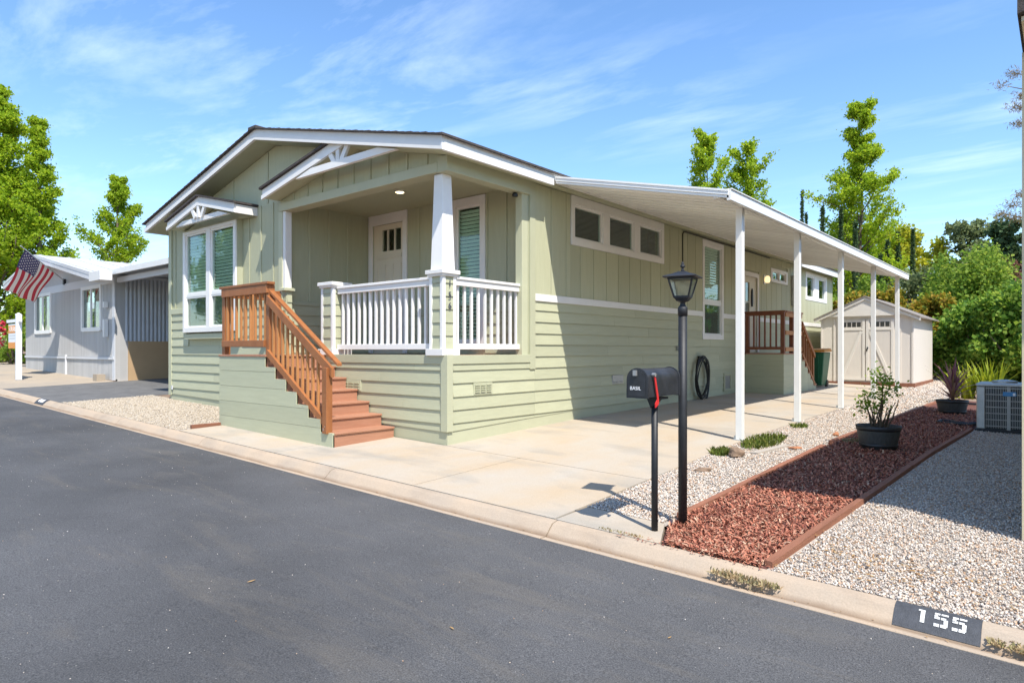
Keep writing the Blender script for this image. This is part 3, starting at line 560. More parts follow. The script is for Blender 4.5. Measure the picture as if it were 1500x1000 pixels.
# board and batten above the band
def battens(F, u0, u1, zl, zh, holes=(), step=.407, parent=None, w=.045):
    u = u0
    while u <= u1 + 1e-6:
        cuts = [(zl, zh(u) if callable(zh) else zh)]
        for h in holes:
            if h[0] - w / 2 < u < h[1] + w / 2: cuts = [s for a, b in cuts for s in ((a, min(b, h[2])), (max(a, h[3]), b)) if s[1] - s[0] > .03]
        for a, b in cuts:
            mb = MB(); fbox(mb, F, u - w / 2, u + w / 2, .001, .016, a, b); mb.build('batten', M['sage_v'], H, .002)
        u += step
def vboards(F, u0, u1, zl, zh, holes=(), step=.407):
    u = u0
    while u < u1 - .02:
        v = min(u + step, u1); bs = sorted({u, v, *[q for h in holes for q in (h[0], h[1]) if u < q < v]})
        for a, b in zip(bs[:-1], bs[1:]):
            cuts = [(zl, zh)]; mid = (a + b) / 2
            for h in holes:
                if h[0] < mid < h[1]: cuts = [t for p, q in cuts for t in ((p, min(q, h[2])), (max(p, h[3]), q)) if t[1] - t[0] > .03]
            for p, q in cuts: mb = MB(); fbox(mb, F, a + (.007 if a == u else 0), b - (.007 if b == v else 0), .001, .022, p, q); mb.build('wall_board', M['sage_v'], H, .002)
        u = v
vboards(FS, 1.847, HL - .101, 2.112, 3.79, SH + [(2.78, 6.07, 2.97, 3.9), (12.34, 13.77, 3.1, 3.6), (15.52, 17.88, 2.83, 3.70)])
battens(FF, -3.64, -.1, 3.737, lambda x: min(3.80 + .2 * (x + 4.1), ZR(x) - .2))
battens(FF, -5.10, -4.1, 2.112, 3.80); battens(FF, -8.15, -7.6, 2.112, lambda x: ZR(x) - .22); battens(FF, -6.9, -4.2, 3.81, lambda x: ZR(x) - .21, (), 1.22)
battens(FB, -2.6, -.2, 2.102, 3.79, [(-1.78, -1.0, 1.3, 3.9)]); battens(FI, .55, 1.7, 2.102, 3.79)
def trim(F, u0, u1, z0, z1, n1=.03, m='sage_trim', name='trim_board', n0=.0015, parent=None): mb = MB(); fbox(mb, F, u0, u1, n0, n1, z0, z1); return mb.build(name, M[m], parent or H, .003)
for a, b in ((1.846, 5.6), (5.6, 7.90), (9.07, 10.33), (11.43, 15), (15, HL - .1)): trim(FS, a, b, 2.0, 2.11, .034, 'white', 'belt_trim')
trim(FF, -8.3, -7.52, 2.0, 2.11, .034, 'sage_trim', 'belt_trim'); trim(FF, -5.31, -4.07, 2.0, 2.11, .034, 'sage_trim', 'belt_trim')
trim(FS, 1.72, 1.845, .96, 3.795, .032, name='corner_board'); trim(FS, HL - .1, HL, dripS(HL), 3.79, .032, name='corner_board')
mb = MB(); mb.box(-.13, -.002, 1.56, 1.70, ZF, 3.79); mb.build('corner_board', M['sage_trim'], H, .003)
trim(FS, .075, 1.72, 1.062, 1.182, .032); trim(FF, -3.95, -.085, 1.062, 1.182, .032)
mb = MB(); mb.box(-.085, .034, -.034, .002, .178, 1.185); mb.box(.002, .034, .002, .075, .178, 1.185); mb.build('corner_board', M['sage_trim'], H)
mb = MB(); mb.box(-8.432, -8.30, -.032, -.002, .30, 3.79); mb.build('corner_board', M['sage_trim'], H, .003)
trim(FF, -4.07, -3.96, 1.19, 3.6, .03, name='corner_board')
mb = MB(); fbox(mb, FF, -8.28, -8.22, .026, .04, .42, .50); mb.build('hose_bib_plate', M['greytrim'], H)
# windows
def window(F, u0, u1, z0, z1, cols=1, tw=.11, head=.13, sill=.12, mullw=.1, split=None, blind=True, n=.0, tm='white', lowscreen=False, trimd=.034, back=.28):
    fr = MB(); n0 = n + .0015
    fbox(fr, F, u0 - tw, u0, n0, n + trimd, z0 - sill, z1 + head); fbox(fr, F, u1, u1 + tw, n0, n + trimd, z0 - sill, z1 + head)
    fbox(fr, F, u0, u1, n0, n + trimd, z1, z1 + head); fbox(fr, F, u0, u1, n0, n + trimd, z0 - sill, z0)
    cw = (u1 - u0 - mullw * (cols - 1)) / cols
    for c in range(cols - 1): a = u0 + cw * (c + 1) + mullw * c; fbox(fr, F, a, a + mullw, n0, n + trimd - .003, z0, z1)
    w = fr.build('window', M[tm], H, .003)
    for c in range(cols):
        a = u0 + c * (cw + mullw); b = a + cw; parts = [(z0, z1)] if not split else [(z0, split - .03), (split + .03, z1)]
        sa = MB(); s = .032
        if split: fbox(sa, F, a + .001, b - .001, n - .045, n + .012, split - .03, split + .03)
        for p, q in parts:
            fbox(sa, F, a, a + s, n - .05, n + .006, p, q); fbox(sa, F, b - s, b, n - .05, n + .006, p, q); fbox(sa, F, a + s, b - s, n - .05, n + .006, p, p + s); fbox(sa, F, a + s, b - s, n - .05, n + .006, q - s, q)
        sa.build('sash', M['whitemetal'], w)
        for k, (p, q) in enumerate(parts):
            mb = MB(); fbox(mb, F, a + s, b - s, n - .026, n - .022, p + s, q - s); mb.build('pane', M['glass'], w)
            if lowscreen and k == 0: mb = MB(); fbox(mb, F, a + s, b - s, n - .040, n - .037, p + s, q - s); mb.build('insect_screen', M['screen'], w)
        if blind:
            bl_ = MB(); z = z0 + .03
            while z < z1 - .05:
                P = [fpt(F, a + .02, n - .080, z - .004), fpt(F, b - .02, n - .080, z - .004), fpt(F, b - .02, n - .055, z + .038), fpt(F, a + .02, n - .055, z + .038)]
                bl_.add(P + [(p[0], p[1], p[2] + .003) for p in P], [(0, 1, 2, 3), (7, 6, 5, 4), (0, 4, 5, 1), (2, 6, 7, 3)]); z += .062
            bl_.build('blind', M['blind'], w, kind='stuff')
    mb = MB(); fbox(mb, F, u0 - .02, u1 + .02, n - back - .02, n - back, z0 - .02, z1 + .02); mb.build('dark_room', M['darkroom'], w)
    return w
mb = MB()                                                          # bay box round the front window
fbox(mb, FF, -7.5, -7.42, .0015, .108, 1.47, 3.66); fbox(mb, FF, -5.41, -5.33, .0015, .108, 1.47, 3.66); fbox(mb, FF, -7.42, -5.41, .0015, .108, 1.47, 1.57); fbox(mb, FF, -7.42, -5.41, .0015, .108, 3.60, 3.66); mb.build('bay_box', M['sage_trim'], H)
window(FF, -7.40, -5.43, 1.70, 3.56, 2, .095, .06, .10, .16, 2.34, n=.108, lowscreen=True, back=.5)
for (a, b) in ((2.90, 3.74), (4.0, 4.80), (5.08, 5.91)): pass
window(FS, 2.90, 5.95, 3.09, 3.64, 3, .10, .15, .115, .225, blind=False)
window(FS, 8.0, 8.98, 1.60, 3.62, 1, .09, .11, .11, .1, 2.34, lowscreen=True)
window(FS, 12.48, 13.64, 3.20, 3.44, 2, .12, .07, .07, .06, blind=False)
window(FS, 15.65, 17.75, 2.92, 3.58, 2, .14, .12, .10, .50, blind=False)
window(FB, -1.66, -1.10, 1.40, 3.64, 1, .11, .14, .12, .1)
# doors
def door(F, u0, u1, z0, z1, tw, head):
    mb = MB(); fbox(mb, F, u0 - tw, u0, .0015, .034, z0, z1 + head); fbox(mb, F, u1, u1 + tw, .0015, .034, z0, z1 + head); fbox(mb, F, u0, u1, .0015, .034, z1, z1 + head); mb.build('door_trim', M['white'], H, .003)
d0 = MB(); fbox(d0, FB, -3.90, -3.02, -.07, -.02, 1.19, 3.60)
door(FB, -3.90, -3.02, 1.19, 3.60, .11, .19)
D1 = MB(); us = [-3.90, -3.60, -3.08, -3.02]
for a, b, c, d in ((-3.90, -3.66, 1.19, 3.60), (-3.12, -3.02, 1.19, 3.60), (-3.66, -3.12, 1.19, 3.10), (-3.66, -3.12, 3.50, 3.60)): fbox(D1, FB, a, b, -.07, -.02, c, d)
for a in (-3.50, -3.30): fbox(D1, FB, a - .012, a + .012, -.05, -.018, 3.10, 3.50)
D1 = D1.build('front_door', M['door'], H)
mb = MB(); fbox(mb, FB, -3.66, -3.12, -.052, -.048, 3.10, 3.50); mb.build('pane', M['glass'], D1)
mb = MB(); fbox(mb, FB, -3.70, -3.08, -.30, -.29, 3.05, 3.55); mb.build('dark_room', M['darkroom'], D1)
mb = MB()
for a in (-3.80, -3.58, -3.36, -3.14): fbox(mb, FB, a, a + .035, -.019, -.008, 1.35, 2.85)
fbox(mb, FB, -3.82, -3.09, -.019, -.006, 2.96, 3.03); mb.build('door_moulding', M['door'], D1)
mb = MB(); mb.lathe([(.03, 0), (.03, .05)], (-3.08, 1.80, 2.20), 12); mb.build('handle', M['blackpaint'], D1)
door(FS, 10.45, 11.33, 1.19, 3.14, .10, .11)
D2 = MB()
for a, b, c, d in ((10.45, 10.52, 1.19, 3.14), (10.86, 11.33, 1.19, 3.14), (10.52, 10.86, 1.19, 1.5), (10.52, 10.86, 2.98, 3.14)): fbox(D2, FS, a, b, -.06, -.015, c, d)
for z in (1.99, 2.48): fbox(D2, FS, 10.52, 10.86, -.045, -.012, z - .015, z + .015)
D2 = D2.build('side_door', M['door'], H)
mb = MB(); fbox(mb, FS, 10.52, 10.86, -.04, -.036, 1.5, 2.98); mb.build('pane', M['glass'], D2)
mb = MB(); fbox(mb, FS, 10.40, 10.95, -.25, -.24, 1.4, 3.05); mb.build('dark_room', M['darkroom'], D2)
mb = MB(); mb.prism([fpt(FS, 11.0 + .055 * math.sin(t), -.014, 2.60 + .24 * math.cos(t)) for t in np.linspace(0, 2 * math.pi, 10)[:-1]], (.03, 0, 0)); mb.build('door_ornament', M['blackpaint'], D2)
mb = MB(); fbox(mb, FS, 11.74, 11.88, .0, .05, 3.02, 3.26); wl = mb.build('wall_lantern', M['gal'], H)
mb = MB(); mb.lathe([(.05, 0), (.07, .06), (.065, .14), (.03, .18)], (.12, 11.81, 3.05), 14); mb.build('lamp_glass', M['lampglow'], wl)
# fittings on the long wall
def vent(F, u0, u1, z0, z1, cols, slats, m='sage_trim', nb=.03):
    mb = MB(); fbox(mb, F, u0, u1, .012, nb, z0, z1); v = mb.build('skirt_vent', M[m], H, .003); cw = (u1 - u0 - .03) / cols
    for c in range(cols):
        for s in range(slats):
            a = u0 + .02 + c * cw; z = z0 + .025 + s * (z1 - z0 - .04) / slats; mb = MB()
            mb.prism([fpt(F, a, nb + .001, z), fpt(F, a + cw - .025, nb + .001, z), fpt(F, a + cw - .025, nb + .014, z + .006), fpt(F, a, nb + .014, z + .006)], (0, 0, .014)); mb.build('louvre', M[m], v)
vent(FS, .48, .86, .64, .80, 3, 4); vent(FF, -2.25, -1.80, .64, .80, 3, 3); vent(FS, 4.08, 4.46, .64, .80, 3, 1, 'grey_metal')  # last vent stands in shade; its greyer colour carries that shade
mb = MB()
for a, b, c, d in ((9.08, 9.14, .27, .70), (9.46, 9.52, .27, .70), (9.14, 9.46, .27, .33), (9.14, 9.46, .64, .70)): fbox(mb, FS, a, b, .0, .045, c, d)
hx = mb.build('access_hatch', M['sage_trim'], H); mb = MB(); fbox(mb, FS, 9.14, 9.46, .0, .03, .33, .64); mb.build('hatch_panel', M['grey_metal'], hx)
mb = MB(); mb.tube([(.03, 6.89, 1.6), (.03, 6.89, 3.70), (.035, 6.93, 3.745), (.05, 7.0, 3.75), (.05, 12.2, 3.75)], .014, 8); mb.build('conduit', M['rubber'], H)
mb = MB(); fbox(mb, FS, 14.1, 14.42, .02, .16, 2.55, 3.45); mb.build('meter_box', M['gal'], H, .01)
mb = MB(); mb.tube([(.09, 14.26, 1.2), (.09, 14.26, 2.55)], .03, 8); mb.build('meter_conduit', M['gal'], H)
mb = MB(); fbox(mb, FS, 6.62, 6.68, .02, .06, 1.24, 1.33); mb.build('wall_tap', M['grey_metal'], H, .006)
# porch columns and railings
def pedestal(x0, x1, y0, y1, z1, name, half=False):
    c = MB(); c.box(x0 + .02, x1 - .02, y0 + .02, y1 - .02, ZF, z1); c = c.build(name, M['sage'], H)
    w = .055
    for (a, b, e, f) in ((x0, x0 + w, y0, y0 + .03), (x1 - w, x1, y0, y0 + .03), (x1 - .03, x1, y0 + .03, y0 + w), (x1 - .03, x1, y1 - w, y1), (x0, x0 + .03, y0 + .03, y0 + w), (x0, x0 + w, y1 - .03, y1)):
        mb = MB(); mb.box(a, b, e, f, ZF + .09, z1); mb.build('corner_board', M['white'], c, .003)
    mb = MB(); mb.box(x0 - .035, x1 + .035, y0 - .035, y1 + .035, ZF + .001, ZF + .088); mb.build('base_trim', M['white'], c, .004)
    mb = MB(); mb.box(x0 - .04, x1 + .04, y0 - .04, y1 + .04, z1, z1 + .055); mb.box(x0 - .02, x1 + .02, y0 - .02, y1 + .02, z1 - .03, z1); mb.build('cap', M['white'], c, .005)
    for z in np.arange(ZF + .09, z1 - .02, .175):
        zt = min(z + .175, z1 - .031)
        for F, u0, u1 in ((('y', y0 + .02, -1), x0 + w, x1 - w), (('x', x1 - .02, 1), y0 + w, y1 - w)):
            mb = MB(); mb.prism([fpt(F, u0 + .001, .018, z), fpt(F, u1 - .001, .018, z), fpt(F, u1 - .001, .004, zt), fpt(F, u0 + .001, .004, zt)], Vector(fpt(F, 0, -.004, 0)) - Vector(fpt(F, 0, 0, 0))); mb.build('lap_board', M['sage'], c)
    return c
def shaft(c, xa, xb, ya, yb, z0, z1, t):
    mb = MB(); mb.hexa([(xa, ya, z0), (xb, ya, z0), (xb, yb, z0), (xa, yb, z0), (xa + t, ya + t, z1), (xb - t, ya + t, z1), (xb - t, yb - t, z1), (xa + t, yb - t, z1)]); return mb.build('shaft', M['white'], c, .006)
PC = pedestal(-.315, -.052, -.03, .225, 2.258, 'porch_column'); shaft(PC, -.30, -.066, -.018, .213, 2.313, 3.592, .034)
PP = pedestal(-2.82, -2.50, -.03, .27, 2.256, 'railing_post')
PH = MB(); PH.box(-4.028, -3.89, .0, .12, ZF, 2.25); PH = PH.build('porch_half_column', M['sage'], H)
mb = MB(); mb.box(-4.028, -3.885, -.012, .11, 2.302, 3.599); mb.build('shaft', M['white'], PH, .004); mb = MB(); mb.box(-4.028, -3.84, -.05, .16, 2.25, 2.30); mb.build('cap', M['sage_trim'], PH, .004)
for z in np.arange(ZF + .01, 2.2, .175):
    for F, u0, u1 in ((('y', 0, -1), -4.02, -3.90), (('x', -3.89, 1), .02, .11)):
        mb = MB(); zt = min(z + .175, 2.249); mb.prism([fpt(F, u0, .02, z), fpt(F, u1, .02, z), fpt(F, u1, .004, zt), fpt(F, u0, .004, zt)], Vector(fpt(F, 0, -.003, 0)) - Vector(fpt(F, 0, 0, 0))); mb.build('lap_board', M['sage'], PH)
def text_mesh(s, size, name, m, parent, origin, xdir, ydir, depth=.004, align='CENTER', squash=1.0):
    cu = bpy.data.curves.new('lettering', 'FONT'); cu.body = s; cu.size = size; cu.extrude = depth / 2; cu.align_x = align; cu.align_y = 'CENTER'
    o = bpy.data.objects.new('lettering', cu); COL.objects.link(o); bpy.context.view_layer.update()
    me = bpy.data.meshes.new_from_object(o.evaluated_get(bpy.context.evaluated_depsgraph_get())); bpy.data.objects.remove(o)
    x = Vector(xdir).normalized(); y = Vector(ydir).normalized(); z = x.cross(y)
    off = Vector(origin) - (orig(parent) if parent else Vector((0, 0, 0)))
    me.transform(Matrix.Translation(off) @ Matrix(((x.x, y.x, z.x, 0), (x.y, y.y, z.y, 0), (x.z, y.z, z.z, 0), (0, 0, 0, 1))) @ Matrix.Diagonal((squash, 1, 1, 1)))
    me.materials.clear(); me.materials.append(m); n_ = bpy.data.objects.new(name, me); COL.objects.link(n_); return put(n_, parent)
for ch, z in (('1', 2.13), ('5', 1.975), ('6', 1.835)): text_mesh(ch, .125, 'house_digit', M['ink'], PC, (-.046, .098, z), (0, 1, 0), (0, 0, 1), .006)
def white_rail2(F, u0, u1, n0, nb, nm):                            # balusters fixed on the outer face, top ends bevelled
    r = MB(); fbox(r, F, u0 - .01, u1 + .02, n0 - .07, n0 + .03, 2.202, 2.24)
    r = r.build(nm, M['white'], H, .004)
    for a, b, c, d in ((2.12, 2.20, -.03, .012), (1.257, 1.336, -.03, .02)): mb = MB(); fbox(mb, F, u0, u1, n0 + c, n0 + d, a, b); mb.build('rail', M['white'], r, .004)
    for k in range(nb):
        u = u0 + (u1 - u0) * (k + .5) / nb; w = .0185
        mb = MB(); fbox(mb, F, u - w, u + w, n0 - .068, n0 - .031, 1.262, 2.20); mb.build('baluster', M['white'], r, .003)
    return r
white_rail2(FF, -2.49, -.325, -.06, 16, 'porch_railing'); white_rail2(FS, .235, 1.63, -.07, 10, 'porch_railing')

# ------------------------------------------------------------------ front stairs with cedar railing
ST = root('front_stairs', (-2.6, -.55, .0), 'green boxed stairs with cedar railing climbing to the front porch', 'stairs')
XS = [-4.08, -2.70, -2.43, -2.15, -1.875, -1.595, -1.31, -1.035]; ZS = [1.17 - .166 * i for i in range(8)]
YF = -1.05
def stair_side(y0, y1, rows):
    for z0 in rows:
        z1 = z0 + .236
        # stepped outline clipped to this course
        segs = []
        for k in range(7):
            top = ZS[k] - .0; a, b = XS[k], XS[k + 1]
            t = min(z1, top - .002); bt = z0
            if t - bt > .01: segs.append((a, b, bt, t))
        if not segs: continue
        mb = MB(); run = []
        pts = [(segs[0][0], segs[0][2])]
        xe = segs[-1][1]
        gx = lambda x: max(z0, G(x, -1.05) - .03)
        low = [(segs[0][0], gx(segs[0][0])), (xe, gx(xe))]; top = []
        for a, b, bt, t in segs: top += [(b, t), (a, t)] if False else [(a, t), (b, t)]
        poly = low + top[::-1]
        cl = []
        for p in poly:
            if not cl or (abs(p[0] - cl[-1][0]) > 1e-4 or abs(p[1] - cl[-1][1]) > 1e-4): cl.append(p)
        mb.prism([(x, y0 + .004 * 0, z + .004 if (x, z) in low else z) for x, z in cl], (0, y1 - y0, 0)); mb.build('side_board', M['sage'], ST)
stair_side(YF, YF + .03, [1.165 - .236 * (i + 1) for i in range(6)])
mb = MB(); mb.box(XS[0], XS[0] + .03, YF + .031, -.03, G(-4, -1) - .03, 1.16); mb.build('side_panel', M['sage'], ST)
mb = MB(); mb.box(XS[0] - .01, XS[1] + .02, YF - .012, -.035, 1.15, 1.178); mb.build('landing', M['composite'], ST, .004)
for k in range(1, 8):
    if k < 7: mb = MB(); mb.box(XS[k] - .01, XS[k + 1] + .02, YF + .031, -.035, ZS[k] - .028, ZS[k]); mb.build('tread', M['composite'], ST, .004)
    mb = MB(); zb = ZS[k] if k < 7 else G(-1, -.5) - .03; mb.box(XS[k] - .02, XS[k] + .0, YF + .012, -.036, zb - (.0 if k < 7 else 0), ZS[k - 1] - .029); mb.build('riser', M['composite'], ST)
def picket(mb, x, y, z0, z1, w=.034, d=.034): mb.hexa([(x - w/2, y - d/2, z0), (x + w/2, y - d/2, z0), (x + w/2, y + d/2, z0), (x - w/2, y + d/2, z0), (x - w/2, y - d/2, z1 - .0), (x + w/2, y - d/2, z1 - .0), (x + w/2, y + d/2, z1), (x - w/2, y + d/2, z1)])
def rail_group(name): 
    o = bpy.data.objects.new(name, None); COL.objects.link(o); o.parent = ST; return o
YR = -.985
LR = MB(); LR.box(-4.07, -2.62, YR - .075, YR + .05, 2.207, 2.245)
LR = LR.build('landing_railing', M['cedar'], ST, .004)
for b in ((-4.02, -2.66, YR - .065, YR - .025, 2.08, 2.205), (-4.02, -2.75, YR - .06, YR - .02, 1.30, 1.395)): mb = MB(); mb.box(*b); mb.build('rail', M['cedar'], LR, .004)
for x in (-4.03, -2.705): mb = MB(); mb.box(x - .047, x + .047, YR - .024, YR + .07, 1.179, 2.206); mb.build('newel_post', M['cedar'], LR, .004)
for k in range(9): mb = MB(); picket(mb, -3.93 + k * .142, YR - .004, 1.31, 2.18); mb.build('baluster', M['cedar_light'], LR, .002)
LS = MB(); LS.box(-4.10, -3.98, -.87, -.05, 2.207, 2.245); LS = LS.build('landing_railing', M['cedar'], ST, .004)
for b in ((-4.075, -4.035, -.91, -.09, 2.08, 2.205), (-4.075, -4.035, -.91, -.09, 1.30, 1.395)): mb = MB(); mb.box(*b); mb.build('rail', M['cedar'], LS, .004)
mb = MB(); mb.box(-4.034, -3.94, -.15, -.055, 1.179, 2.20); mb.build('newel_post', M['cedar'], LS, .004)
for k in range(5): mb = MB(); picket(mb, -4.017, -.80 + k * .14, 1.31, 2.18); mb.build('baluster', M['cedar_light'], LS, .002)
# sloping flight
def zs_line(x): return lerp(x, [-2.70, -1.04], [2.075, 1.005])
SRL = []
for y0, y1, dz, h in ((YR - .065, YR - .025, .0, .125), (YR - .06, YR - .02, -.79, .10)):
    xa, xb = -2.655, (-1.06 if dz == 0 else -1.13)
    SRL.append(MB()); SRL[-1].prism([(xa, y0, zs_line(xa) + dz), (xb, y0, zs_line(xb) + dz), (xb, y0, zs_line(xb) + dz - h), (xa, y0, zs_line(xa) + dz - h)], (0, y1 - y0, 0))
SR = SRL[0].build('stair_railing', M['cedar'], ST); SRL[1].build('lower_rail', M['cedar'], SR)
mb = MB(); xa, xb = -2.655, -1.0; mb.prism([(xa, YR - .02, zs_line(xa) + .075), (xb, YR - .02, zs_line(xb) + .075), (xb, YR - .02, zs_line(xb) + .035), (xa, YR - .02, zs_line(xa) + .035)], (0, .075, 0)); mb.build('grab_rail', M['cedar'], SR, .003)
mb = MB(); mb.box(-1.215, -1.12, YF - .035, YF + .06, .16, 1.02); mb.build('newel_post', M['cedar'], SR, .004)
for z in (.20, .25, .22): mb = MB(); mb.box(-1.19 + .03 * (z == .25), -1.18 + .03 * (z == .25), YF - .04, YF - .034, z, z + .012); mb.build('bolt', M['gal'], SR)
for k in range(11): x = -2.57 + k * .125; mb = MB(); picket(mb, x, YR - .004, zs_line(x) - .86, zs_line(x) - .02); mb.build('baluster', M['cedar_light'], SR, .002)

# ------------------------------------------------------------------ side landing and stairs
SD = root('side_stairs', (.55, 11.2, .15), 'green boxed side landing with dark cedar railing under the awning', 'stairs')
for k in range(4):
    z0 = .05 + .275 * k; z1 = z0 + .272
    mb = MB(); mb.box(.03, 1.054, 10.184, 10.214, z0, z1); mb.build('side_board', M['sage'], SD)
    mb = MB(); mb.box(1.03, 1.054, 10.215, 11.62, z0, z1); mb.build('side_board', M['sage'], SD)
mb = MB(); mb.box(.03, 1.07, 10.17, 11.64, 1.146, 1.172); mb.build('landing', M['composite'], SD)
for k in range(5):
    y0 = 11.62 + k * .25; zt = 1.0 - .165 * k
    mb = MB(); mb.box(.03, 1.054, y0 + .001, y0 + .249, 0, zt - .03); mb.build('step_box', M['sage'], SD); mb = MB(); mb.box(.03, 1.07, y0 - .005, y0 + .26, zt - .028, zt); mb.build('tread', M['composite'], SD)
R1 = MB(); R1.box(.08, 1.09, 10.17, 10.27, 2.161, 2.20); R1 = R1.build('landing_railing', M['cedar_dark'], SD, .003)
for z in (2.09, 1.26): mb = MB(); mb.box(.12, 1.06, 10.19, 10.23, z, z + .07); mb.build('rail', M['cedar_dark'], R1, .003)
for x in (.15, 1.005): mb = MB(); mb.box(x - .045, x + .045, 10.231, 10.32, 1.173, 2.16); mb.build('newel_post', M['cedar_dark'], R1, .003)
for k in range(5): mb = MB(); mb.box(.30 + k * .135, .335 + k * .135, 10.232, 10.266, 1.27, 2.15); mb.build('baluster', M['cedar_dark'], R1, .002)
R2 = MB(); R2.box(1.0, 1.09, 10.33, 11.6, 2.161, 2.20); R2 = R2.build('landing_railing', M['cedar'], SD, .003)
for z in (2.06, 1.62, 1.22): mb = MB(); mb.box(1.03, 1.065, 10.33, 11.60, z, z + .10); mb.build('rail', M['cedar_light'], R2, .003)  # sunlight on these rails is put into the paler cedar colour
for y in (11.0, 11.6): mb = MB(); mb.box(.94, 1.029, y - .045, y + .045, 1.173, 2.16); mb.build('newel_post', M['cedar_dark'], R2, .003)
R3L = []
for dz, h in ((0, .11), (-.78, .09)): R3L.append(MB()); R3L[-1].prism([(1.03, 11.65, 1.98 + dz), (1.03, 12.75, 1.15 + dz), (1.03, 12.75, 1.15 + dz - h), (1.03, 11.65, 1.98 + dz - h)], (.04, 0, 0))
R3 = R3L[0].build('stair_railing', M['cedar'], SD); R3L[1].build('lower_rail', M['cedar'], R3)
mb = MB(); mb.box(.945, 1.028, 12.70, 12.79, .15, 1.2); mb.build('newel_post', M['cedar'], R3, .003)
for k in range(6): y = 11.78 + k * .15; z = lerp(y, [11.65, 12.75], [1.96, 1.13]); mb = MB(); mb.box(.99, 1.025, y, y + .035, z - .85, z - .02); mb.build('baluster', M['cedar'], R3, .002)

# ------------------------------------------------------------------ white awning over the drive
AW = root('carport_awning', (2.8, 8.2, .1), 'white metal carport awning on square posts along the green house', 'awning')
AY0, AY1 = 1.98, 14.1
za = lambda x: 3.835 - (3.835 - 3.225) * (x - .325) / (2.98 - .325)
for k in range(39):                                                # interlocking roof pans with raised ribs
    y0 = AY0 + (AY1 - AY0) * k / 39; y1 = AY0 + (AY1 - AY0) * (k + 1) / 39
    mb = MB(); P = []
    for x in (.3015, 2.97):
        z = za(x) - .02; P.append([(x, y0 + .001, z), (x, y0 + .03, z - .045), (x, y0 + .10, z - .045), (x, y0 + .13, z - .004), (x, y1 + .006, z - .004)])
    vs_ = P[0] + P[1] + [(a, b, c + .012) for a, b, c in P[0]] + [(a, b, c + .012) for a, b, c in P[1]]; fs = []
    for i in range(4): fs += [(i, i + 1, 6 + i, 5 + i), (10 + i, 15 + i, 16 + i, 11 + i), (i, 10 + i, 11 + i, i + 1), (5 + i, 6 + i, 16 + i, 15 + i)]
    fs += [(0, 5, 15, 10), (4, 14, 19, 9)]; mb.add(vs_, fs); mb.build('roof_pan', M['whitemetal'], AW)
mb = MB()
for h0, h1, o in ((-.075, -.045, .0), (-.04, .0, .012), (.004, .03, .02)): mb.prism([(.335, AY0 - .03 - o, za(.335) + h0), (3.0, AY0 - .03 - o, za(3.0) + h0), (3.0, AY0 - .03 - o, za(3.0) + h1), (.335, AY0 - .03 - o, za(.335) + h1)], (0, .03 + o, 0))
mb.build('end_fascia', M['whitemetal'], AW)
mb = MB(); mb.box(2.975, 3.03, AY0 - .03, AY1 + .03, 3.115, 3.245); mb.box(2.965, 3.045, AY0 - .03, AY1 + .03, 3.245, 3.262); mb.build('eave_beam', M['whitemetal'], AW, .004)
mb = MB(); mb.prism([(.335, AY1, za(.335) - .08), (3.0, AY1, za(3.0) - .08), (3.0, AY1, za(3.0) + .02), (.335, AY1, za(.335) + .02)], (0, .03, 0)); mb.build('end_fascia', M['whitemetal'], AW)
for y in (2.77, 5.28, 8.02, 10.90, 13.72):
    x = 2.83; z0 = G(x, y); mb = MB(); w = .045
    mb.box(x - w, x + w, y - w, y - w + .022, z0, 3.17); mb.box(x - w, x + w, y + w - .022, y + w, z0, 3.17); mb.box(x - w + .008, x + w - .008, y - w + .022, y + w - .022, z0, 3.17); p = mb.build('post', M['whitemetal'], AW, .003)
    mb = MB(); mb.box(x - .075, x + .055, y - .07, y + .07, z0 - .01, z0 + .008); mb.box(x - w - .03, x - w - .002, y - .03, y + .03, z0, z0 + .05); mb.build('base_plate', M['gal'], p)
mb = MB(); mb.box(2.79, 2.87, AY0, AY1, 3.17, 3.245 - .03); mb.build('header', M['whitemetal'], AW)

# ------------------------------------------------------------------ street furniture by the kerb
LPx, LPy = 3.86, -1.142; LZ = -.16
LP = root('lamp_post', (LPx, LPy, LZ), 'black lamp post with four sided glass lantern beside the mulch bed', 'lamp post')
mb = MB(); mb.tube([(LPx, LPy, LZ), (LPx, LPy, 1.53)], .035, 20); mb.build('pole', M['blackpaint'], LP, smooth=True)
mb = MB(); mb.lathe([(.039, 0), (.0395, .062), (.034, .07), (.022, .085), (.02, .105), (.045, .115), (.055, .122)], (LPx, LPy, 1.525), 20); mb.build('collar', M['blackpaint'], LP, smooth=True)
LA = math.radians(58)
def lsq(r, z): return [(LPx + r * math.cos(LA + k * math.pi / 2), LPy + r * math.sin(LA + k * math.pi / 2), z) for k in range(4)]
zb_, zt_ = 1.675, 1.822
mb = MB()
for r0, r1, a, b in ((.060, .074, 1.644, 1.660), (.078, .084, 1.660, 1.677)): mb.add(lsq(r0, a) + lsq(r1, b), [(3, 2, 1, 0), (4, 5, 6, 7)] + [(i, (i + 1) % 4, 4 + (i + 1) % 4, 4 + i) for i in range(4)])
A, B = lsq(.081, zb_), lsq(.134, zt_)
for i in range(4): mb.bar(A[i], B[i], .011, .011)
for i in range(4): mb.bar(B[i], B[(i + 1) % 4], .014, .016); mb.bar(A[i], A[(i + 1) % 4], .014, .014)
mb.build('lantern_frame', M['blackpaint'], LP)
mb = MB(); mb.add(lsq(.078, zb_) + lsq(.130, zt_), [(i, (i + 1) % 4, 4 + (i + 1) % 4, 4 + i) for i in range(4)]); mb.build('lantern_glass', M['glass_clear'], LP)
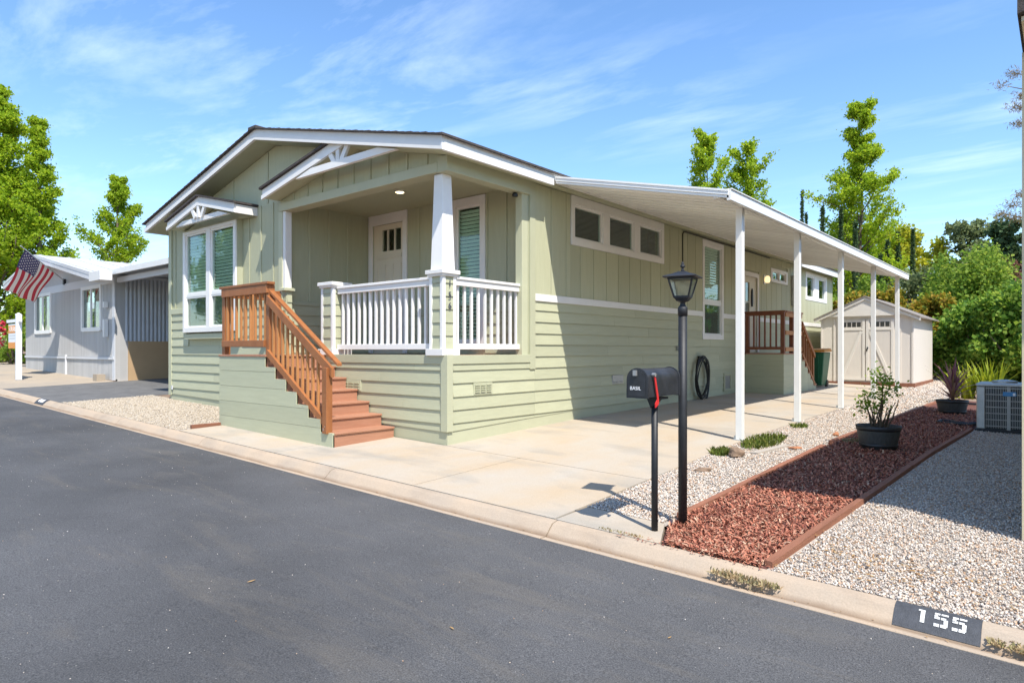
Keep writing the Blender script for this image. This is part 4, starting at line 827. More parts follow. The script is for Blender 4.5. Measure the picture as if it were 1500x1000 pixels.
mb = MB(); rr = [(.178, 1.826), (.188, 1.832), (.184, 1.838), (.095, 1.860), (.05, 1.876), (.018, 1.882)]; vs_ = [p for r, z in rr for p in lsq(r, z)]
mb.add(vs_, [(3, 2, 1, 0)] + [(j * 4 + i, j * 4 + (i + 1) % 4, j * 4 + 4 + (i + 1) % 4, j * 4 + 4 + i) for j in range(5) for i in range(4)] + [(20, 21, 22, 23)]); mb.build('lantern_roof', M['blackpaint'], LP)
mb = MB(); mb.lathe([(.016, 0), (.012, .02), (.009, .03), (.019, .04), (.02, .05), (.009, .062), (.013, .068), (.004, .082)], (LPx, LPy, 1.875), 12); mb.build('finial', M['blackpaint'], LP, smooth=True)
mb = MB(); mb.lathe([(.014, 0), (.016, .03), (.03, .06), (.034, .085), (.025, .11), (.006, .12)], (LPx, LPy, 1.68), 14); mb.build('bulb', M['bulb'], LP, smooth=True)
mx_, my_ = 3.768, -1.44
MBx = root('mailbox', (mx_, my_, -.15), 'black dome mailbox with red flag on a thin post', 'mailbox')
mb = MB(); mb.tube([(mx_, my_, -.18), (mx_, my_, .86)], .0255, 16); mb.build('post', M['blackpaint'], MBx, smooth=True)
mb = MB(); mb.box(mx_ - .06, mx_ + .075, my_ - .05, my_ + .08, .872, .888); mb.prism([(mx_ - .02, my_ - .03, .80), (mx_ + .05, my_ - .03, .87), (mx_ - .05, my_ - .03, .87)], (0, .06, 0)); mb.build('bracket', M['blackpaint'], MBx)
def dome(x0, x1, z0, zs, r, n=14):
    xc = (x0 + x1) / 2; pts = [(x0, z0), (x1, z0), (x1, zs)] + [(xc + r * math.cos(math.pi * k / n), zs + r * math.sin(math.pi * k / n)) for k in range(1, n)] + [(x0, zs)]; return pts
yb0, yb1 = -1.72, -1.215; BX0, BX1 = 3.695, 3.862
mb = MB(); mb.prism([(x, yb0, z) for x, z in dome(BX0, BX1, .90, 1.028, .0835)], (0, yb1 - yb0, 0)); mb.build('box', M['mailblack'], MBx)
for y in (yb0 - .012, yb1 - .004): mb = MB(); mb.prism([(x, y, z) for x, z in dome(BX0 - .006, BX1 + .006, .893, 1.028, .0895)], (0, .018, 0)); mb.build('end_cap', M['mailblack'], MBx)
mb = MB(); mb.prism([(x, yb0 - .018, z) for x, z in dome(BX0 + .012, BX1 - .012, .908, 1.026, .0715)], (0, .006, 0)); dr = mb.build('door', M['mailblack'], MBx)
mb = MB(); mb.box(3.757, 3.783, yb0 - .04, yb0 - .018, 1.06, 1.10); mb.build('latch', M['grey_metal'], dr)
text_mesh('BASIL', .038, 'name_label', M['sign_white'], MBx, (3.768, yb0 - .02, .965), (1, 0, 0), (0, 0, 1), .002)
fl = MB(); fx = BX1 + .014; fl.prism([(fx, -1.66, 1.055), (fx, -1.64, 1.06), (fx, -1.59, .90), (fx, -1.585, .85), (fx, -1.605, .835), (fx, -1.64, .82), (fx, -1.643, .85), (fx, -1.612, .88)], (.006, 0, 0)); fl.build('flag', M['red'], MBx)
mb = MB(); mb.tube([(BX1, -1.652, 1.066), (fx + .012, -1.652, 1.066)], .014, 10); mb.build('flag_pivot', M['grey_metal'], MBx)

# ------------------------------------------------------------------ shed
SX0, SX1, SY0, SY1 = .42, 2.90, 15.72, 19.2; SZ = .30
SHD = root('garden_shed', (1.66, 17.4, .25), 'beige resin garden shed with double doors at the end of the drive', 'shed')
mb = MB(); mb.box(SX0 - .03, SX1 + .03, SY0 - .03, SY1, .17, SZ); mb.build('skid_base', M['wood_timber'], SHD)
mb = MB(); mb.prism([(SX0, SY0, SZ), (SX1, SY0, SZ), (SX1, SY0, 2.22), (1.66, SY0, 2.79), (SX0, SY0, 2.22)], (0, .05, 0)); mb.build('front_wall', M['shed'], SHD)
mb = MB(); mb.box(SX0, SX0 + .05, SY0 + .05, SY1, SZ, 2.22); mb.build('side_wall', M['shed'], SHD); mb = MB(); mb.box(SX1 - .05, SX1, SY0 + .05, SY1, SZ, 2.22); mb.build('side_wall', M['shed'], SHD)
for sgn in (1, -1):
    mb = MB(); xe = 1.66 + sgn * 1.42; ze = 2.84 - .46 * 1.42
    mb.prism([(1.66, SY0 - .14, 2.86), (xe, SY0 - .14, ze + .02), (xe, SY0 - .14, ze - .02), (1.66, SY0 - .14, 2.82)], (0, SY1 - SY0 + .3, 0)); mb.build('roof', M['shedroof'], SHD)
    mb = MB(); mb.prism([(1.66, SY0 - .12, 2.815), (xe, SY0 - .12, ze - .022), (xe, SY0 - .12, ze - .10), (1.66, SY0 - .12, 2.735)], (0, .05, 0)); mb.build('rake_trim', M['shedtrim'], SHD)
mb = MB(); mb.prism([(SX0 + .1, SY0 - .09, 2.26), (SX1 - .1, SY0 - .09, 2.26), (1.66, SY0 - .09, 2.74)], (0, .088, 0)); mb.build('gable_panel', M['shedtrim'], SHD)
for x in (SX0, SX0 + .36, SX1 - .36, SX1 - .05): mb = MB(); mb.box(x, x + .045, SY0 - .02, SY0 - .001, SZ, 2.2); mb.build('corner_trim', M['shed'], SHD)
for x0, x1, s in ((.93, 1.655, 1), (1.685, 2.41, -1)):
    mb = MB(); mb.box(x0, x1, SY0 - .03, SY0 - .001, SZ + .04, 2.16); d = mb.build('door', M['shed'], SHD, .004)
    for k in range(4):
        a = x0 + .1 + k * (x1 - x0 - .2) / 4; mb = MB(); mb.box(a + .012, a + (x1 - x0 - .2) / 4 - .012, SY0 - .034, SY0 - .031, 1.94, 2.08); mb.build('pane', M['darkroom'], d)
    for (a, b, c, e) in ((x0, x0 + .07, SZ + .05, 2.15), (x1 - .07, x1, SZ + .05, 2.15), (x0 + .07, x1 - .07, 1.84, 1.90), (x0 + .07, x1 - .07, SZ + .05, SZ + .12)): mb = MB(); mb.box(a, b, SY0 - .045, SY0 - .031, c, e); mb.build('door_rail', M['shedtrim'], d)
    p, q = ((x0 + .1, .45), (x1 - .1, 1.80)) if s > 0 else ((x1 - .1, .45), (x0 + .1, 1.80)); mb = MB(); mb.bar((p[0], SY0 - .04, p[1]), (q[0], SY0 - .04, q[1]), .016, .08, (0, 0, 1)); mb.build('door_brace', M['shedtrim'], d)
mb = MB(); mb.bar((1.70, SY0 - .06, 1.22), (1.74, SY0 - .06, 1.34), .03, .03); mb.build('handle', M['blackpaint'], SHD)

# ------------------------------------------------------------------ bin, planters, AC, hoses, small things
BN = root('wheelie_bin', (1.0, 13.75, .2), 'dark green waste bin with orange lid beside the side stairs', 'bin')
mb = MB(); zb0 = G(1.3, 13.8); mb.hexa([(0.62, 13.5, zb0 + .05), (1.03, 13.5, zb0 + .05), (1.03, 13.98, zb0 + .05), (0.62, 13.98, zb0 + .05), (0.56, 13.42, zb0 + .98), (1.11, 13.42, zb0 + .98), (1.11, 14.1, zb0 + .98), (0.56, 14.1, zb0 + .98)]); mb.build('body', M['bin'], BN, .02)
mb = MB(); mb.hexa([(0.53, 13.38, zb0 + .985), (1.14, 13.38, zb0 + .985), (1.14, 14.14, zb0 + 1.0), (0.53, 14.14, zb0 + 1.0), (0.56, 13.42, zb0 + 1.05), (1.11, 13.42, zb0 + 1.05), (1.11, 14.1, zb0 + 1.09), (0.56, 14.1, zb0 + 1.09)]); mb.build('lid', M['lid'], BN, .01)
for x in (.62, 1.03): mb = MB(); mb.tube([(x - .03, 13.98, zb0 + .1), (x + .03, 13.98, zb0 + .1)], .1, 14); mb.build('wheel', M['rubber'], BN)
for x in (.7, .92): mb = MB(); mb.hexa([(x, 13.485, zb0 + .08), (x + .04, 13.485, zb0 + .08), (x + .04, 13.5, zb0 + .08), (x, 13.5, zb0 + .08), (x, 13.405, zb0 + .9), (x + .04, 13.405, zb0 + .9), (x + .04, 13.44, zb0 + .9), (x, 13.44, zb0 + .9)]); mb.build('rib', M['bin'], BN)
def planter(x, y, r, h, lab):
    z = G(x, y); t = root('barrel_planter', (x, y, z), lab, 'planter', None)
    mb = MB(); mb.lathe([(r * .80, 0), (r * .86, h * .3), (r * .94, h * .7), (r, h), (r * .94, h), (r * .90, h - .04)], (x, y, z), 30); mb.build('tub', M['pot'], t, smooth=True)
    for a, b in ((.10, .24), (.80, 1.0)):
        mb = MB(); f = lambda q: r * (.80 + .2 * q) + .006; mb.lathe([(f(a), h * a), (f(b), h * b), (f(b) - .012, h * b), (f(a) - .012, h * a)], (x, y, z), 30); mb.build('hoop', M['potband'], t, smooth=True)
    mb = MB(); mb.lathe([(r * .9, h - .05), (r * .88, h - .035)], (x, y, z), 24); mb.build('soil', M['soil'], t); return z + h - .04
PZ1 = planter(4.40, 3.30, .255, .29, 'dark barrel planter holding the leggy shrub, nearest the street')
PZ2 = planter(4.60, 8.60, .26, .25, 'dark barrel planter holding the purple spiky plant')
def leaf_cloud(P, size, aspect=.6, up=.0):                        # rhombic leaves around points P
    n = len(P); R = rot_rand(n); s = size * rng.uniform(.6, 1.3, n)[:, None, None]
    base = np.array([(0, 0, 0), (.5, aspect * .5, .10), (1, 0, -.05), (.5, -aspect * .5, .10)])[None] * s
    V = np.einsum('nij,nkj->nki', R, base); V += P[:, None, :]
    return V.reshape(-1, 3), np.arange(n * 4).reshape(n, 4)
def strap(mb, b, az, tilt, L, w, n=5):
    d = Vector((math.cos(az), math.sin(az), 0)); sd_ = Vector((-math.sin(az), math.cos(az), 0)); P = Vector(b); t = tilt; vs_ = []
    for k in range(n + 1):
        ww = w * (1 - (k / n) ** 2) * (.6 + .4 * min(1, k)); vs_ += [P - sd_ * ww / 2, P + sd_ * ww / 2 + Vector((0, 0, .002))]; P = P + (d * math.sin(t) + Vector((0, 0, math.cos(t)))) * (L / n); t += .10 + .25 * (k / n) * tilt
    mb.add(vs_, [(2 * k, 2 * k + 1, 2 * k + 3, 2 * k + 2) for k in range(n)])
# leggy shrub
t = root('potted_shrub', (4.40, 3.30, PZ1), 'leggy shrub with bare stems and sparse green leaves in a planter', 'shrub'); mb = MB(); tips = []
for k in range(16):
    a = random.uniform(0, 6.28); r0 = random.uniform(.02, .13); p = Vector((4.40 + r0 * math.cos(a), 3.3 + r0 * math.sin(a), PZ1)); pts = [p]; d = Vector((math.cos(a) * .4, math.sin(a) * .4, 1)).normalized(); L = random.uniform(.22, .46)
    for j in range(5): d = (d + Vector((random.gauss(0, .16), random.gauss(0, .16), .05))).normalized(); pts.append(pts[-1] + d * L / 5)
    mb.tube(pts, [.011 - .0014 * j for j in range(6)], 5)
    if k < 9: tips.append((pts[-1], .05, 12))
pts = [Vector((4.43, 3.29, PZ1)), Vector((4.43, 3.28, PZ1 + .2)), Vector((4.455, 3.26, PZ1 + .4)), Vector((4.45, 3.27, PZ1 + .58)), Vector((4.40, 3.27, PZ1 + .66))]; mb.tube(pts, [.013, .012, .010, .008, .005], 6)
mb.tube([pts[2], Vector((4.53, 3.25, PZ1 + .50)), Vector((4.60, 3.24, PZ1 + .53))], [.008, .006, .004], 5)
tips += [(pts[3], .06, 40), (pts[4], .07, 50), (Vector((4.60, 3.24, PZ1 + .53)), .06, 50), (pts[3] + Vector((0, 0, .05)), .07, 40), (Vector((4.44, 3.27, PZ1 + .45)), .06, 50), (Vector((4.28, 3.27, PZ1 + .36)), .07, 90), (Vector((4.22, 3.25, PZ1 + .26)), .05, 40)]
mb.build('stems', M['stem'], t)
P = np.concatenate([np.array(p) + rng.normal(0, s, (n_, 3)) for p, s, n_ in tips]); V, Fc = leaf_cloud(P - np.array(t.location), .05); rawmesh('foliage', V, Fc, M['leaf_mid'], t)
t = root('purple_cordyline', (4.60, 8.60, PZ2), 'spiky plant with purple and tan strap leaves in a planter', 'plant')
for k in range(64): 
    mb = MB() if k == 0 else mb
    strap(mb, (4.60, 8.60, PZ2 + random.uniform(0, .18)), random.uniform(0, 6.28), random.choice([random.uniform(.02, .5), random.uniform(.3, 1.3)]), random.uniform(.45, .78), .05)
mb.build('leaves', M['purple'], t)
for (x, y), n_, L, lab in ((at(1416, 14.2), 70, .85, 'lime yellow clump of strap leaves behind the purple plant'), (at(1447, 14.0), 70, .95, 'tall lime green strap leaf clump above the air conditioner')):
    z = G(x, y); t = root('strap_leaf_clump', (x, y, z), lab, 'plant'); mb = MB()
    for k in range(n_): strap(mb, (x + random.gauss(0, .12), y + random.gauss(0, .1), z + .1), random.uniform(0, 6.28), random.uniform(.02, .55), L * random.uniform(.5, 1.05), .055)
    mb.build('leaves', M['lime'], t)
# air conditioner
AX0, AX1, AY_0, AY_1, AZ = 5.175, 5.95, 6.18, 6.95, .055
AC = root('air_conditioner', (5.56, 6.56, .03), 'grey air conditioning unit with louvred sides at the gravel edge', 'air conditioner')
mb = MB(); mb.box(AX0 + .02, AX1 - .02, AY_0 + .04, AY_1, AZ, .72); mb.build('coil', M['rubber'], AC)
mb = MB(); mb.box(AX0 - .02, AX1 + .02, AY_0 - .02, AY_1 + .02, -.02, AZ); mb.build('base_pad', M['rubber'], AC, .006)
mb = MB(); mb.box(AX0 - .01, AX1 + .01, AY_0 - .01, AY_1 + .01, .70, .745); mb.build('top_cover', M['gal'], AC, .012)
for a, b in ((AX0, AX0 + .11), (AX1 - .11, AX1)):
    mb = MB(); mb.box(a, b, AY_0, AY_0 + .06, AZ, .70); mb.build('corner_post', M['gal'], AC, .012)
mb = MB(); mb.box(AX0, AX0 + .03, AY_0 + .06, AY_1, AZ, .70); mb.build('side_panel', M['gal'], AC)
mb = MB(); mb.box(5.545, 5.59, AY_0 + .004, AY_0 + .03, AZ, .70); mb.build('mullion', M['grey_metal'], AC)
for k in range(7): z = .10 + k * .095; mb = MB(); mb.box(AX0 + .111, AX1 - .111, AY_0 + .008, AY_0 + .02, z, z + .012); mb.build('grille_bar', M['grey_metal'], AC)
mb = MB()
for k in range(27): x = AX0 + .125 + k * .0205; mb.box(x, x + .006, AY_0 + .012, AY_0 + .024, AZ + .02, .70)
mb.build('grille_wires', M['grey_metal'], AC, kind='stuff')
mb = MB(); mb.box(5.50, 5.66, AY_0 - .008, AY_0 + .004, .56, .625); pl = mb.build('name_plate', M['blueplate'], AC, .006); mb = MB(); mb.box(5.62, 5.65, AY_0 - .011, AY_0 - .008, .57, .61); mb.build('plate_mark', M['sign_white'], pl)
mb = MB(); mb.lathe([(.16, 0), (.16, .03), (.05, .05)], (5.5, 6.56, .745), 18); mb.build('fan_cap', M['gal'], AC)
# hoses
HS = root('garden_hose', (.1, 7.72, .25), 'black garden hose coiled on a wall hanger', 'hose')
mb = MB(); mb.box(.02, .14, 7.66, 7.80, 1.05, 1.12); mb.build('hanger', M['blackpaint'], HS)
for k in range(7):
    w = random.uniform(.26, .42); zc = random.uniform(.60, .66); hh = random.uniform(.40, .48); n_ = random.uniform(.05, .14); yc = 7.73 + random.uniform(-.07, .07)
    mb = MB(); mb.tube([(n_ + .02 * math.sin(2 * q + k), yc + w * math.sin(q), zc + hh * math.cos(q)) for q in np.linspace(0, 2 * math.pi, 28)], .013, 6, False); mb.build('coil', M['rubber'], HS, smooth=True)
mb = MB(); zz = lambda x, y: G(x, y) + .03
pts = [(5.25, 6.9, .09), (5.0, 6.85, .06), (4.85, 6.95, .06), (4.72, 7.1, .065), (4.62, 7.05, .07), (4.58, 6.9, .06), (4.66, 6.78, .06), (4.85, 6.7, .06), (5.05, 6.68, .06), (5.2, 6.72, .08)]
mb.tube([Vector(p) for p in pts], .022, 8); mb.build('drain_hose', M['rubber'], None, smooth=True, label='black corrugated hose looped on the shaded mulch by the air conditioner', cat='hose')
# bed edging
def timber(f, y0, y1, lab, skew=0):
    n_ = 5; mb = MB(); ys_ = np.linspace(y0, y1, n_); vs_ = []
    for y in ys_:
        x = f(y) + skew * (y - y0); z = G(x, y); w = .027; vs_ += [(x - w, y, z - .05), (x + w, y, z - .05), (x + w - .002, y, z + .026 + random.uniform(-.006, .006)), (x - w + .002, y, z + .028 + random.uniform(-.005, .005))]
    mb.add(vs_, [(3, 2, 1, 0), tuple(4 * (n_ - 1) + k for k in range(4))] + [(4 * j + k, 4 * j + (k + 1) % 4, 4 * j + 4 + (k + 1) % 4, 4 * j + 4 + k) for j in range(n_ - 1) for k in range(4)])
    mb.build('landscape_timber', M['wood_timber'], None, label=lab, cat='timber', group='timbers edging the mulch bed')
timber(bl, -1.0, .75, 'reddish timber edging by the foot of the lamp post'); timber(bl, .78, 2.95, 'timber edging along the strip beside the brown rock', .01); timber(bl, 3.35, 6.6, 'timber edging beside the leggy potted shrub'); timber(bl, 6.63, 11, 'timber edging by the purple plant, nearest the shed')
timber(br, -1.62, 2.3, 'long red timber between mulch and pale gravel, nearest the kerb'); timber(br, 2.32, 6.2, 'long timber running to the air conditioner')
mb = MB(); mb.box(-4.09, -4.03, -1.5, .0, .0, G(-4.05, -.8) + .03); mb.build('landscape_timber', M['wood_timber'], None, label='thin timber edging the gravel left of the front stairs', cat='timber')
# rocks and stones
def rock(x, y, sx, sy, sz, m, name, lab, cat):
    me = bpy.data.meshes.new(name); bm = bmesh.new(); bmesh.ops.create_icosphere(bm, subdivisions=3, radius=1)
    ph = [random.uniform(0, 6) for _ in range(6)]
    for v in bm.verts:
        c = v.co; k = 1 + .14 * math.sin(3.1 * c.x + ph[0]) * math.sin(2.7 * c.y + ph[1]) + .10 * math.sin(5 * c.z + ph[2] + 2 * c.x) + random.gauss(0, .02)
        v.co = Vector((c.x * sx * k, c.y * sy * k, c.z * sz * k * (1 if c.z > -.3 else .6)))
    bm.to_mesh(me); bm.free(); me.materials.append(m); o = bpy.data.objects.new(name, me); COL.objects.link(o); o.location = (x, y, G(x, y) + sz * .45); o.rotation_euler.z = random.uniform(0, 3); put(o, None, lab, cat)
rock(3.21, 1.66, .105, .075, .075, M['rock'], 'rock', 'brown rock lying against the grass tuft by the front post', 'rock')
rock(3.22, .70, .085, .035, .028, M['rock'], 'rock', 'small flat tan rock alone on the pale gravel strip', 'rock')
rock(3.60, 2.60, .085, .05, .02, M['brick'], 'stone', 'flat orange stone lying beside the timber edging', 'stone')
rock(3.72, 4.05, .045, .04, .035, M['brick'], 'stone', 'small orange stone on gravel near the leggy shrub', 'stone')
# grass tufts and weeds
def tuft(x, y, rx, ry, n_, h, m, lab, name='grass_tuft', w=.007, lean=.5):
    a = rng.uniform(0, 6.283, n_); rr_ = np.sqrt(rng.random(n_)); X = x + rx * rr_ * np.cos(a); Y = y + ry * rr_ * np.sin(a); Z = np.array([G(p, q) for p, q in zip(X, Y)]) - .01
    az = rng.uniform(0, 6.283, n_); L = h * rng.uniform(.45, 1.1, n_); le = rng.normal(0, lean, n_)
    D = np.stack([np.cos(az) * np.sin(le), np.sin(az) * np.sin(le), np.cos(le)], 1); Sd = np.stack([-np.sin(az), np.cos(az), 0 * az], 1)
    B = np.stack([X, Y, Z], 1); ww = w * rng.uniform(.6, 1.4, n_)[:, None]
    mid = B + D * (L * .6)[:, None]; tip = B + D * L[:, None] + np.stack([np.cos(az), np.sin(az), -.3 + 0 * az], 1) * (L * .25)[:, None]
    V = np.stack([B - Sd * ww / 2, B + Sd * ww / 2, mid + Sd * ww / 2, tip, mid - Sd * ww / 2], 1).reshape(-1, 3) - np.array([x, y, G(x, y)])
    o = rawmesh(name, V, np.arange(n_ * 5).reshape(n_, 5), m, None, label=lab, cat='grass' if name == 'grass_tuft' else 'weed'); o.location = (x, y, G(x, y)); return o
tuft(3.00, 1.72, .12, .15, 420, .10, M['grass'], 'round tuft of green grass just in front of the awning post')
tuft(3.14, 2.80, .20, .62, 900, .095, M['grass'], 'wide strip of grass spreading behind the awning post')
tuft(3.05, 4.65, .12, .2, 200, .08, M['grass'], 'small grass tuft at the drive edge by the second post')
tuft(4.02, 3.6, .10, .14, 240, .07, M['weed'], 'pale weed tuft at the gap in the timber edging', 'weed_clump')
tuft(4.62, -1.85, .24, .045, 260, .045, M['weed'], 'dry weed patch spilling over the kerb below the mulch', 'weed_clump', .012, 1.0).location.z -= .05
tuft(6.02, -1.83, .12, .05, 220, .035, M['weed'], 'dry weeds on the kerb joint beside the painted number', 'weed_clump', .012, 1.0).location.z -= .06
tuft(3.60, -1.66, .20, .03, 120, .03, M['weed'], 'thin line of weeds behind the kerb at the mailbox', 'weed_clump', .008, .9)
0 and tuft(4.10, -1.80, .06, .03, 120, .03, M['weed'], 'tiny dry weed tuft in the gutter near the mulch', 'weed_clump', .008, 1.0)
mb = MB(); mb.prism([(3.27, 1.95, G(3.3, 2) - .02), (3.36, 1.95, G(3.3, 2) - .02), (3.50, 2.75, G(3.4, 2.7) - .02), (3.42, 2.78, G(3.4, 2.7) - .02)], (0, 0, .035)); mb.build('paver_edge', M['gravelbase'], None, label='low grey paver edge under the grass strip', cat='paver')
def dry_leaf(x, y, s, lab):
    z = -.025 * x - .160; t = np.array([(-1, 0, 0), (-.3, .28, .06), (.2, .12, .1), (.8, .3, .05), (1, 0, .08), (.5, -.2, .1), (-.2, -.3, .03)]) * s
    mb = MB(); a = random.uniform(0, 6); mb.add([(x + p[0] * math.cos(a) - p[1] * math.sin(a), y + p[0] * math.sin(a) + p[1] * math.cos(a), z + p[2]) for p in t], [(0, 1, 2), (0, 2, 6), (2, 3, 4), (2, 4, 5), (2, 5, 6)]); mb.build('dry_leaf', M['dryleaf'], None, label=lab, cat='leaf', group='dry leaves on the asphalt')
for k, (x, y, s, lab) in enumerate([(2.25, -3.93, .03, 'curled tan leaf lying on the open asphalt at left'), (3.67, -3.55, .02, 'small tan leaf on the asphalt mid road'), (4.55, -4.55, .016, 'tiny dry leaf near the bottom of the road'), (4.6, -2.85, .016, 'dry leaf on the asphalt below the driveway corner')]): dry_leaf(x, y, s, lab)

# ------------------------------------------------------------------ neighbour on the right
NB = root('beige_house', (9, 7, 0), 'beige neighbouring house at the right edge casting shade on gravel', 'house')
mb = MB(); mb.box(5.975, 13, .09, 8.0, -.5, 3.46); mb.build('wall', M['beige'], NB)
mb = MB(); mb.box(5.966, 6.08, .067, .088, -.4, 3.44); mb.build('corner_board', M['beige'], NB)
mb = MB(); mb.prism([(5.97, -.66, 3.44), (9.5, -.66, 4.3), (13.1, -.66, 3.44), (13.1, -.66, 3.54), (9.5, -.66, 4.42), (5.97, -.66, 3.54)], (0, 9.2, 0)); mb.build('roof', M['shingle'], NB)
mb = MB(); mb.prism([(5.99, -.62, 3.40), (9.5, -.62, 4.26), (9.5, -.62, 4.29), (5.99, -.62, 3.43)], (0, 9.1, 0)); mb.build('soffit', M['beige'], NB)

# ------------------------------------------------------------------ grey house on the left
GX0, GX1, GY = -22.6, -14.06, .87
GH = root('grey_house', (-18.4, 5, .4), 'grey sided single storey house with white roof and carport at left', 'house')
zg = lambda x: 4.27 - .185 * abs(x + 19.2)
mb = MB(); WN = [(-21.35, -19.75, 1.92, 3.08), (-16.6, -15.15, 1.92, 3.05)]; FG = ('y', GY, -1); FGS = ('x', GX1, 1)
holes_rect(mb, FG, GX0, GX1, .2, 3.18, WN); mb.build('wall', M['grey_sid'], GH)
mb = MB(); mb.prism([(GX0, GY, 3.18), (GX1, GY, 3.18), (GX1, GY, zg(GX1) - .06), (-19.2, GY, 4.2), (GX0, GY, zg(GX0) - .06)], (0, .12, 0)); mb.build('gable_wall', M['grey_sid'], GH)
mb = MB(); mb.box(GX1 - .12, GX1, GY + .12, 12, .2, 3.3); mb.build('side_wall', M['grey_sid'], GH)
for k in range(81): 
    x = GX0 + .05 + k * .1055
    cuts = [(.40, .98), (1.06, 3.12)]
    for w in WN:
        if w[0] - .12 < x < w[1] + .12: cuts = [(.40, .98), (1.06, w[2] - .12)]
    for a, b in cuts: mb = MB(); fbox(mb, FG, x - .040, x + .040, .001, .018, a, b); mb.build('siding_panel', M['grey_sid'], GH)
mb = MB(); fbox(mb, FG, GX0, GX1, .001, .05, .98, 1.05); mb.build('skirt_trim', M['greytrim'], GH); mb = MB(); fbox(mb, FG, GX0, GX1, .001, .04, 3.12, 3.36); mb.build('belt_trim', M['greytrim'], GH)
mb = MB(); fbox(mb, FG, GX1 - .16, GX1 + .02, .002, .03, .4, 3.12); mb.build('corner_board', M['greytrim'], GH)
mb = MB(); fbox(mb, FG, GX0, GX1, -.05, .005, .2, .43); mb.build('base_board', M['brick'], GH)
for (u0, u1, z0, z1) in WN:
    mb = MB()
    for a, b, c, d in ((u0 - .1, u0, z0 - .1, z1 + .1), (u1, u1 + .1, z0 - .1, z1 + .1), (u0, u1, z1, z1 + .1), (u0, u1, z0 - .12, z0), ((u0 + u1) / 2 - .03, (u0 + u1) / 2 + .03, z0, z1)): fbox(mb, FG, a, b, .001, .05, c, d)
    w = mb.build('window', M['white'], GH)
    for a, b in ((u0, (u0 + u1) / 2 - .03), ((u0 + u1) / 2 + .03, u1)): mb = MB(); fbox(mb, FG, a, b, -.02, -.015, z0, z1); mb.build('pane', M['glass'], w)
    mb = MB(); fbox(mb, FG, u0, u1, -.30, -.29, z0, z1); mb.build('dark_room', M['screen'], w)
mb = MB()
for xa, xb in ((-19.2, -13.9), (-19.2, -22.9)):
    za_, zb2 = zg(xa), zg(xb); mb.hexa([(xa, .25, za_ - .04), (xb, .25, zb2 - .04), (xb, 13, zb2 - .04), (xa, 13, za_ - .04), (xa, .25, za_ + .05), (xb, .25, zb2 + .05), (xb, 13, zb2 + .05), (xa, 13, za_ + .05)])
mb.build('roof', M['whiteroof'], GH)
for k in range(16): y = .4 + k * .8; mb = MB(); mb.bar((-19.15, y, zg(-19.15) + .06), (-13.95, y, zg(-13.95) + .06), .05, .03); mb.build('roof_seam', M['whiteroof'], GH)
for xa, xb in ((-19.2, -13.9), (-19.2, -22.9)): mb = MB(); rake(mb, xa, zg(xa) - .04, xb, zg(xb) - .04, .26, .30, .13); mb.build('rake_board', M['greytrim'], GH)
mb = MB(); mb.box(-14.0, -13.2, .20, .5, 3.10, 3.34); mb.build('gutter_end', M['white'], GH)
mb = MB(); mb.box(-14.05, -9.75, .68, 9, 3.36, 3.42); mb.build('carport_roof', M['whiteroof'], GH)
mb = MB(); mb.box(-14.0, -9.75, .60, .679, 3.29, 3.43); mb.build('carport_gutter', M['white'], GH); mb = MB(); mb.box(-13.9, -9.9, .85, .95, 3.12, 3.26); mb.build('carport_header', M['greytrim'], GH)
mb = MB(); mb.box(-9.93, -9.85, .70, 9, 3.05, 3.36); mb.build('carport_beam', M['orangewood'], GH)
for y in (3.2, 5.8, 8.4):
    mb = MB(); mb.box(-9.93, -9.84, y, y + .09, .3, 3.05); mb.build('carport_post', M['white'], GH)
for k in range(16): y = .72 + k * .12; mb = MB(); mb.box(-9.849, -9.80, y, y + .06, 3.10 - .015 * k, 3.36); mb.build('rafter_end', M['orangewood'], GH)
for k in range(40): y = 1.12 + k * .11; mb = MB(); mb.prism([(GX1, y, 1.5), (GX1 + .03, y + .03, 1.5), (GX1 + .03, y + .06, 1.5), (GX1, y + .09, 1.5)], (0, 0, 1.8)); mb.build('corrugation', M['grey_tin'], GH)
mb = MB(); mb.box(GX1 + .002, GX1 + .04, 1.19, 6, .33, 1.5); mb.build('tan_panel', M['tanpanel'], GH)
mb = MB(); fbox(mb, FG, -14.75, -14.45, .12, .34, .38, .57); mb.build('vent_block', M['apron'], GH)
for z, h in ((2.45, .16), (1.62, .5)): mb = MB(); fbox(mb, FG, -14.62, -14.50, .03, .14, z, z + h); mb.build('wall_fitting', M['white'], GH)
mb = MB(); mb.tube([(-18.1, .84, .4), (-18.1, .84, 1.1)], .04, 8); mb.build('standpipe', M['greytrim'], GH)
# flag
BX = Vector((-18.32, .82, 3.27)); 
def onY(px, py, y): v = Vector(((px - 750) / FOC * cyw - syw, (px - 750) / FOC * syw + cyw, (YH - py) / FOC)); t = (y - CY) / v.y; return Vector(CAM) + v * t
BX = onY(94.5, 411.5, .84); TP = onY(30, 360, -.75)
FLG = root('wall_flag', BX, 'red white and blue striped flag on an angled wall pole', 'flag')
mb = MB(); mb.tube([BX, TP], .014, 8); mb.build('pole', M['gal'], FLG); mb = MB(); mb.box(BX.x - .05, BX.x + .05, .80, .869, BX.z - .12, BX.z + .06); mb.build('bracket', M['blackpaint'], FLG)
A0 = BX.lerp(TP, .90); A1 = BX.lerp(TP, .27); C0 = onY(12, 425, -.62); C1 = onY(49, 444, .30)
mb = MB(); NU, NV = 39, 24; vs_ = []
for j in range(NV + 1):
    for i in range(NU + 1):
        u, v = i / NU, j / NV; p = A0.lerp(A1, u).lerp(C0.lerp(C1, u), v); p += Vector((0, -1, 0)) * (.07 * v * math.sin(u * 11 + v * 2) + .03 * math.sin(v * 7 + u * 4)); vs_.append(p)
mb.v = [tuple(p) for p in vs_]
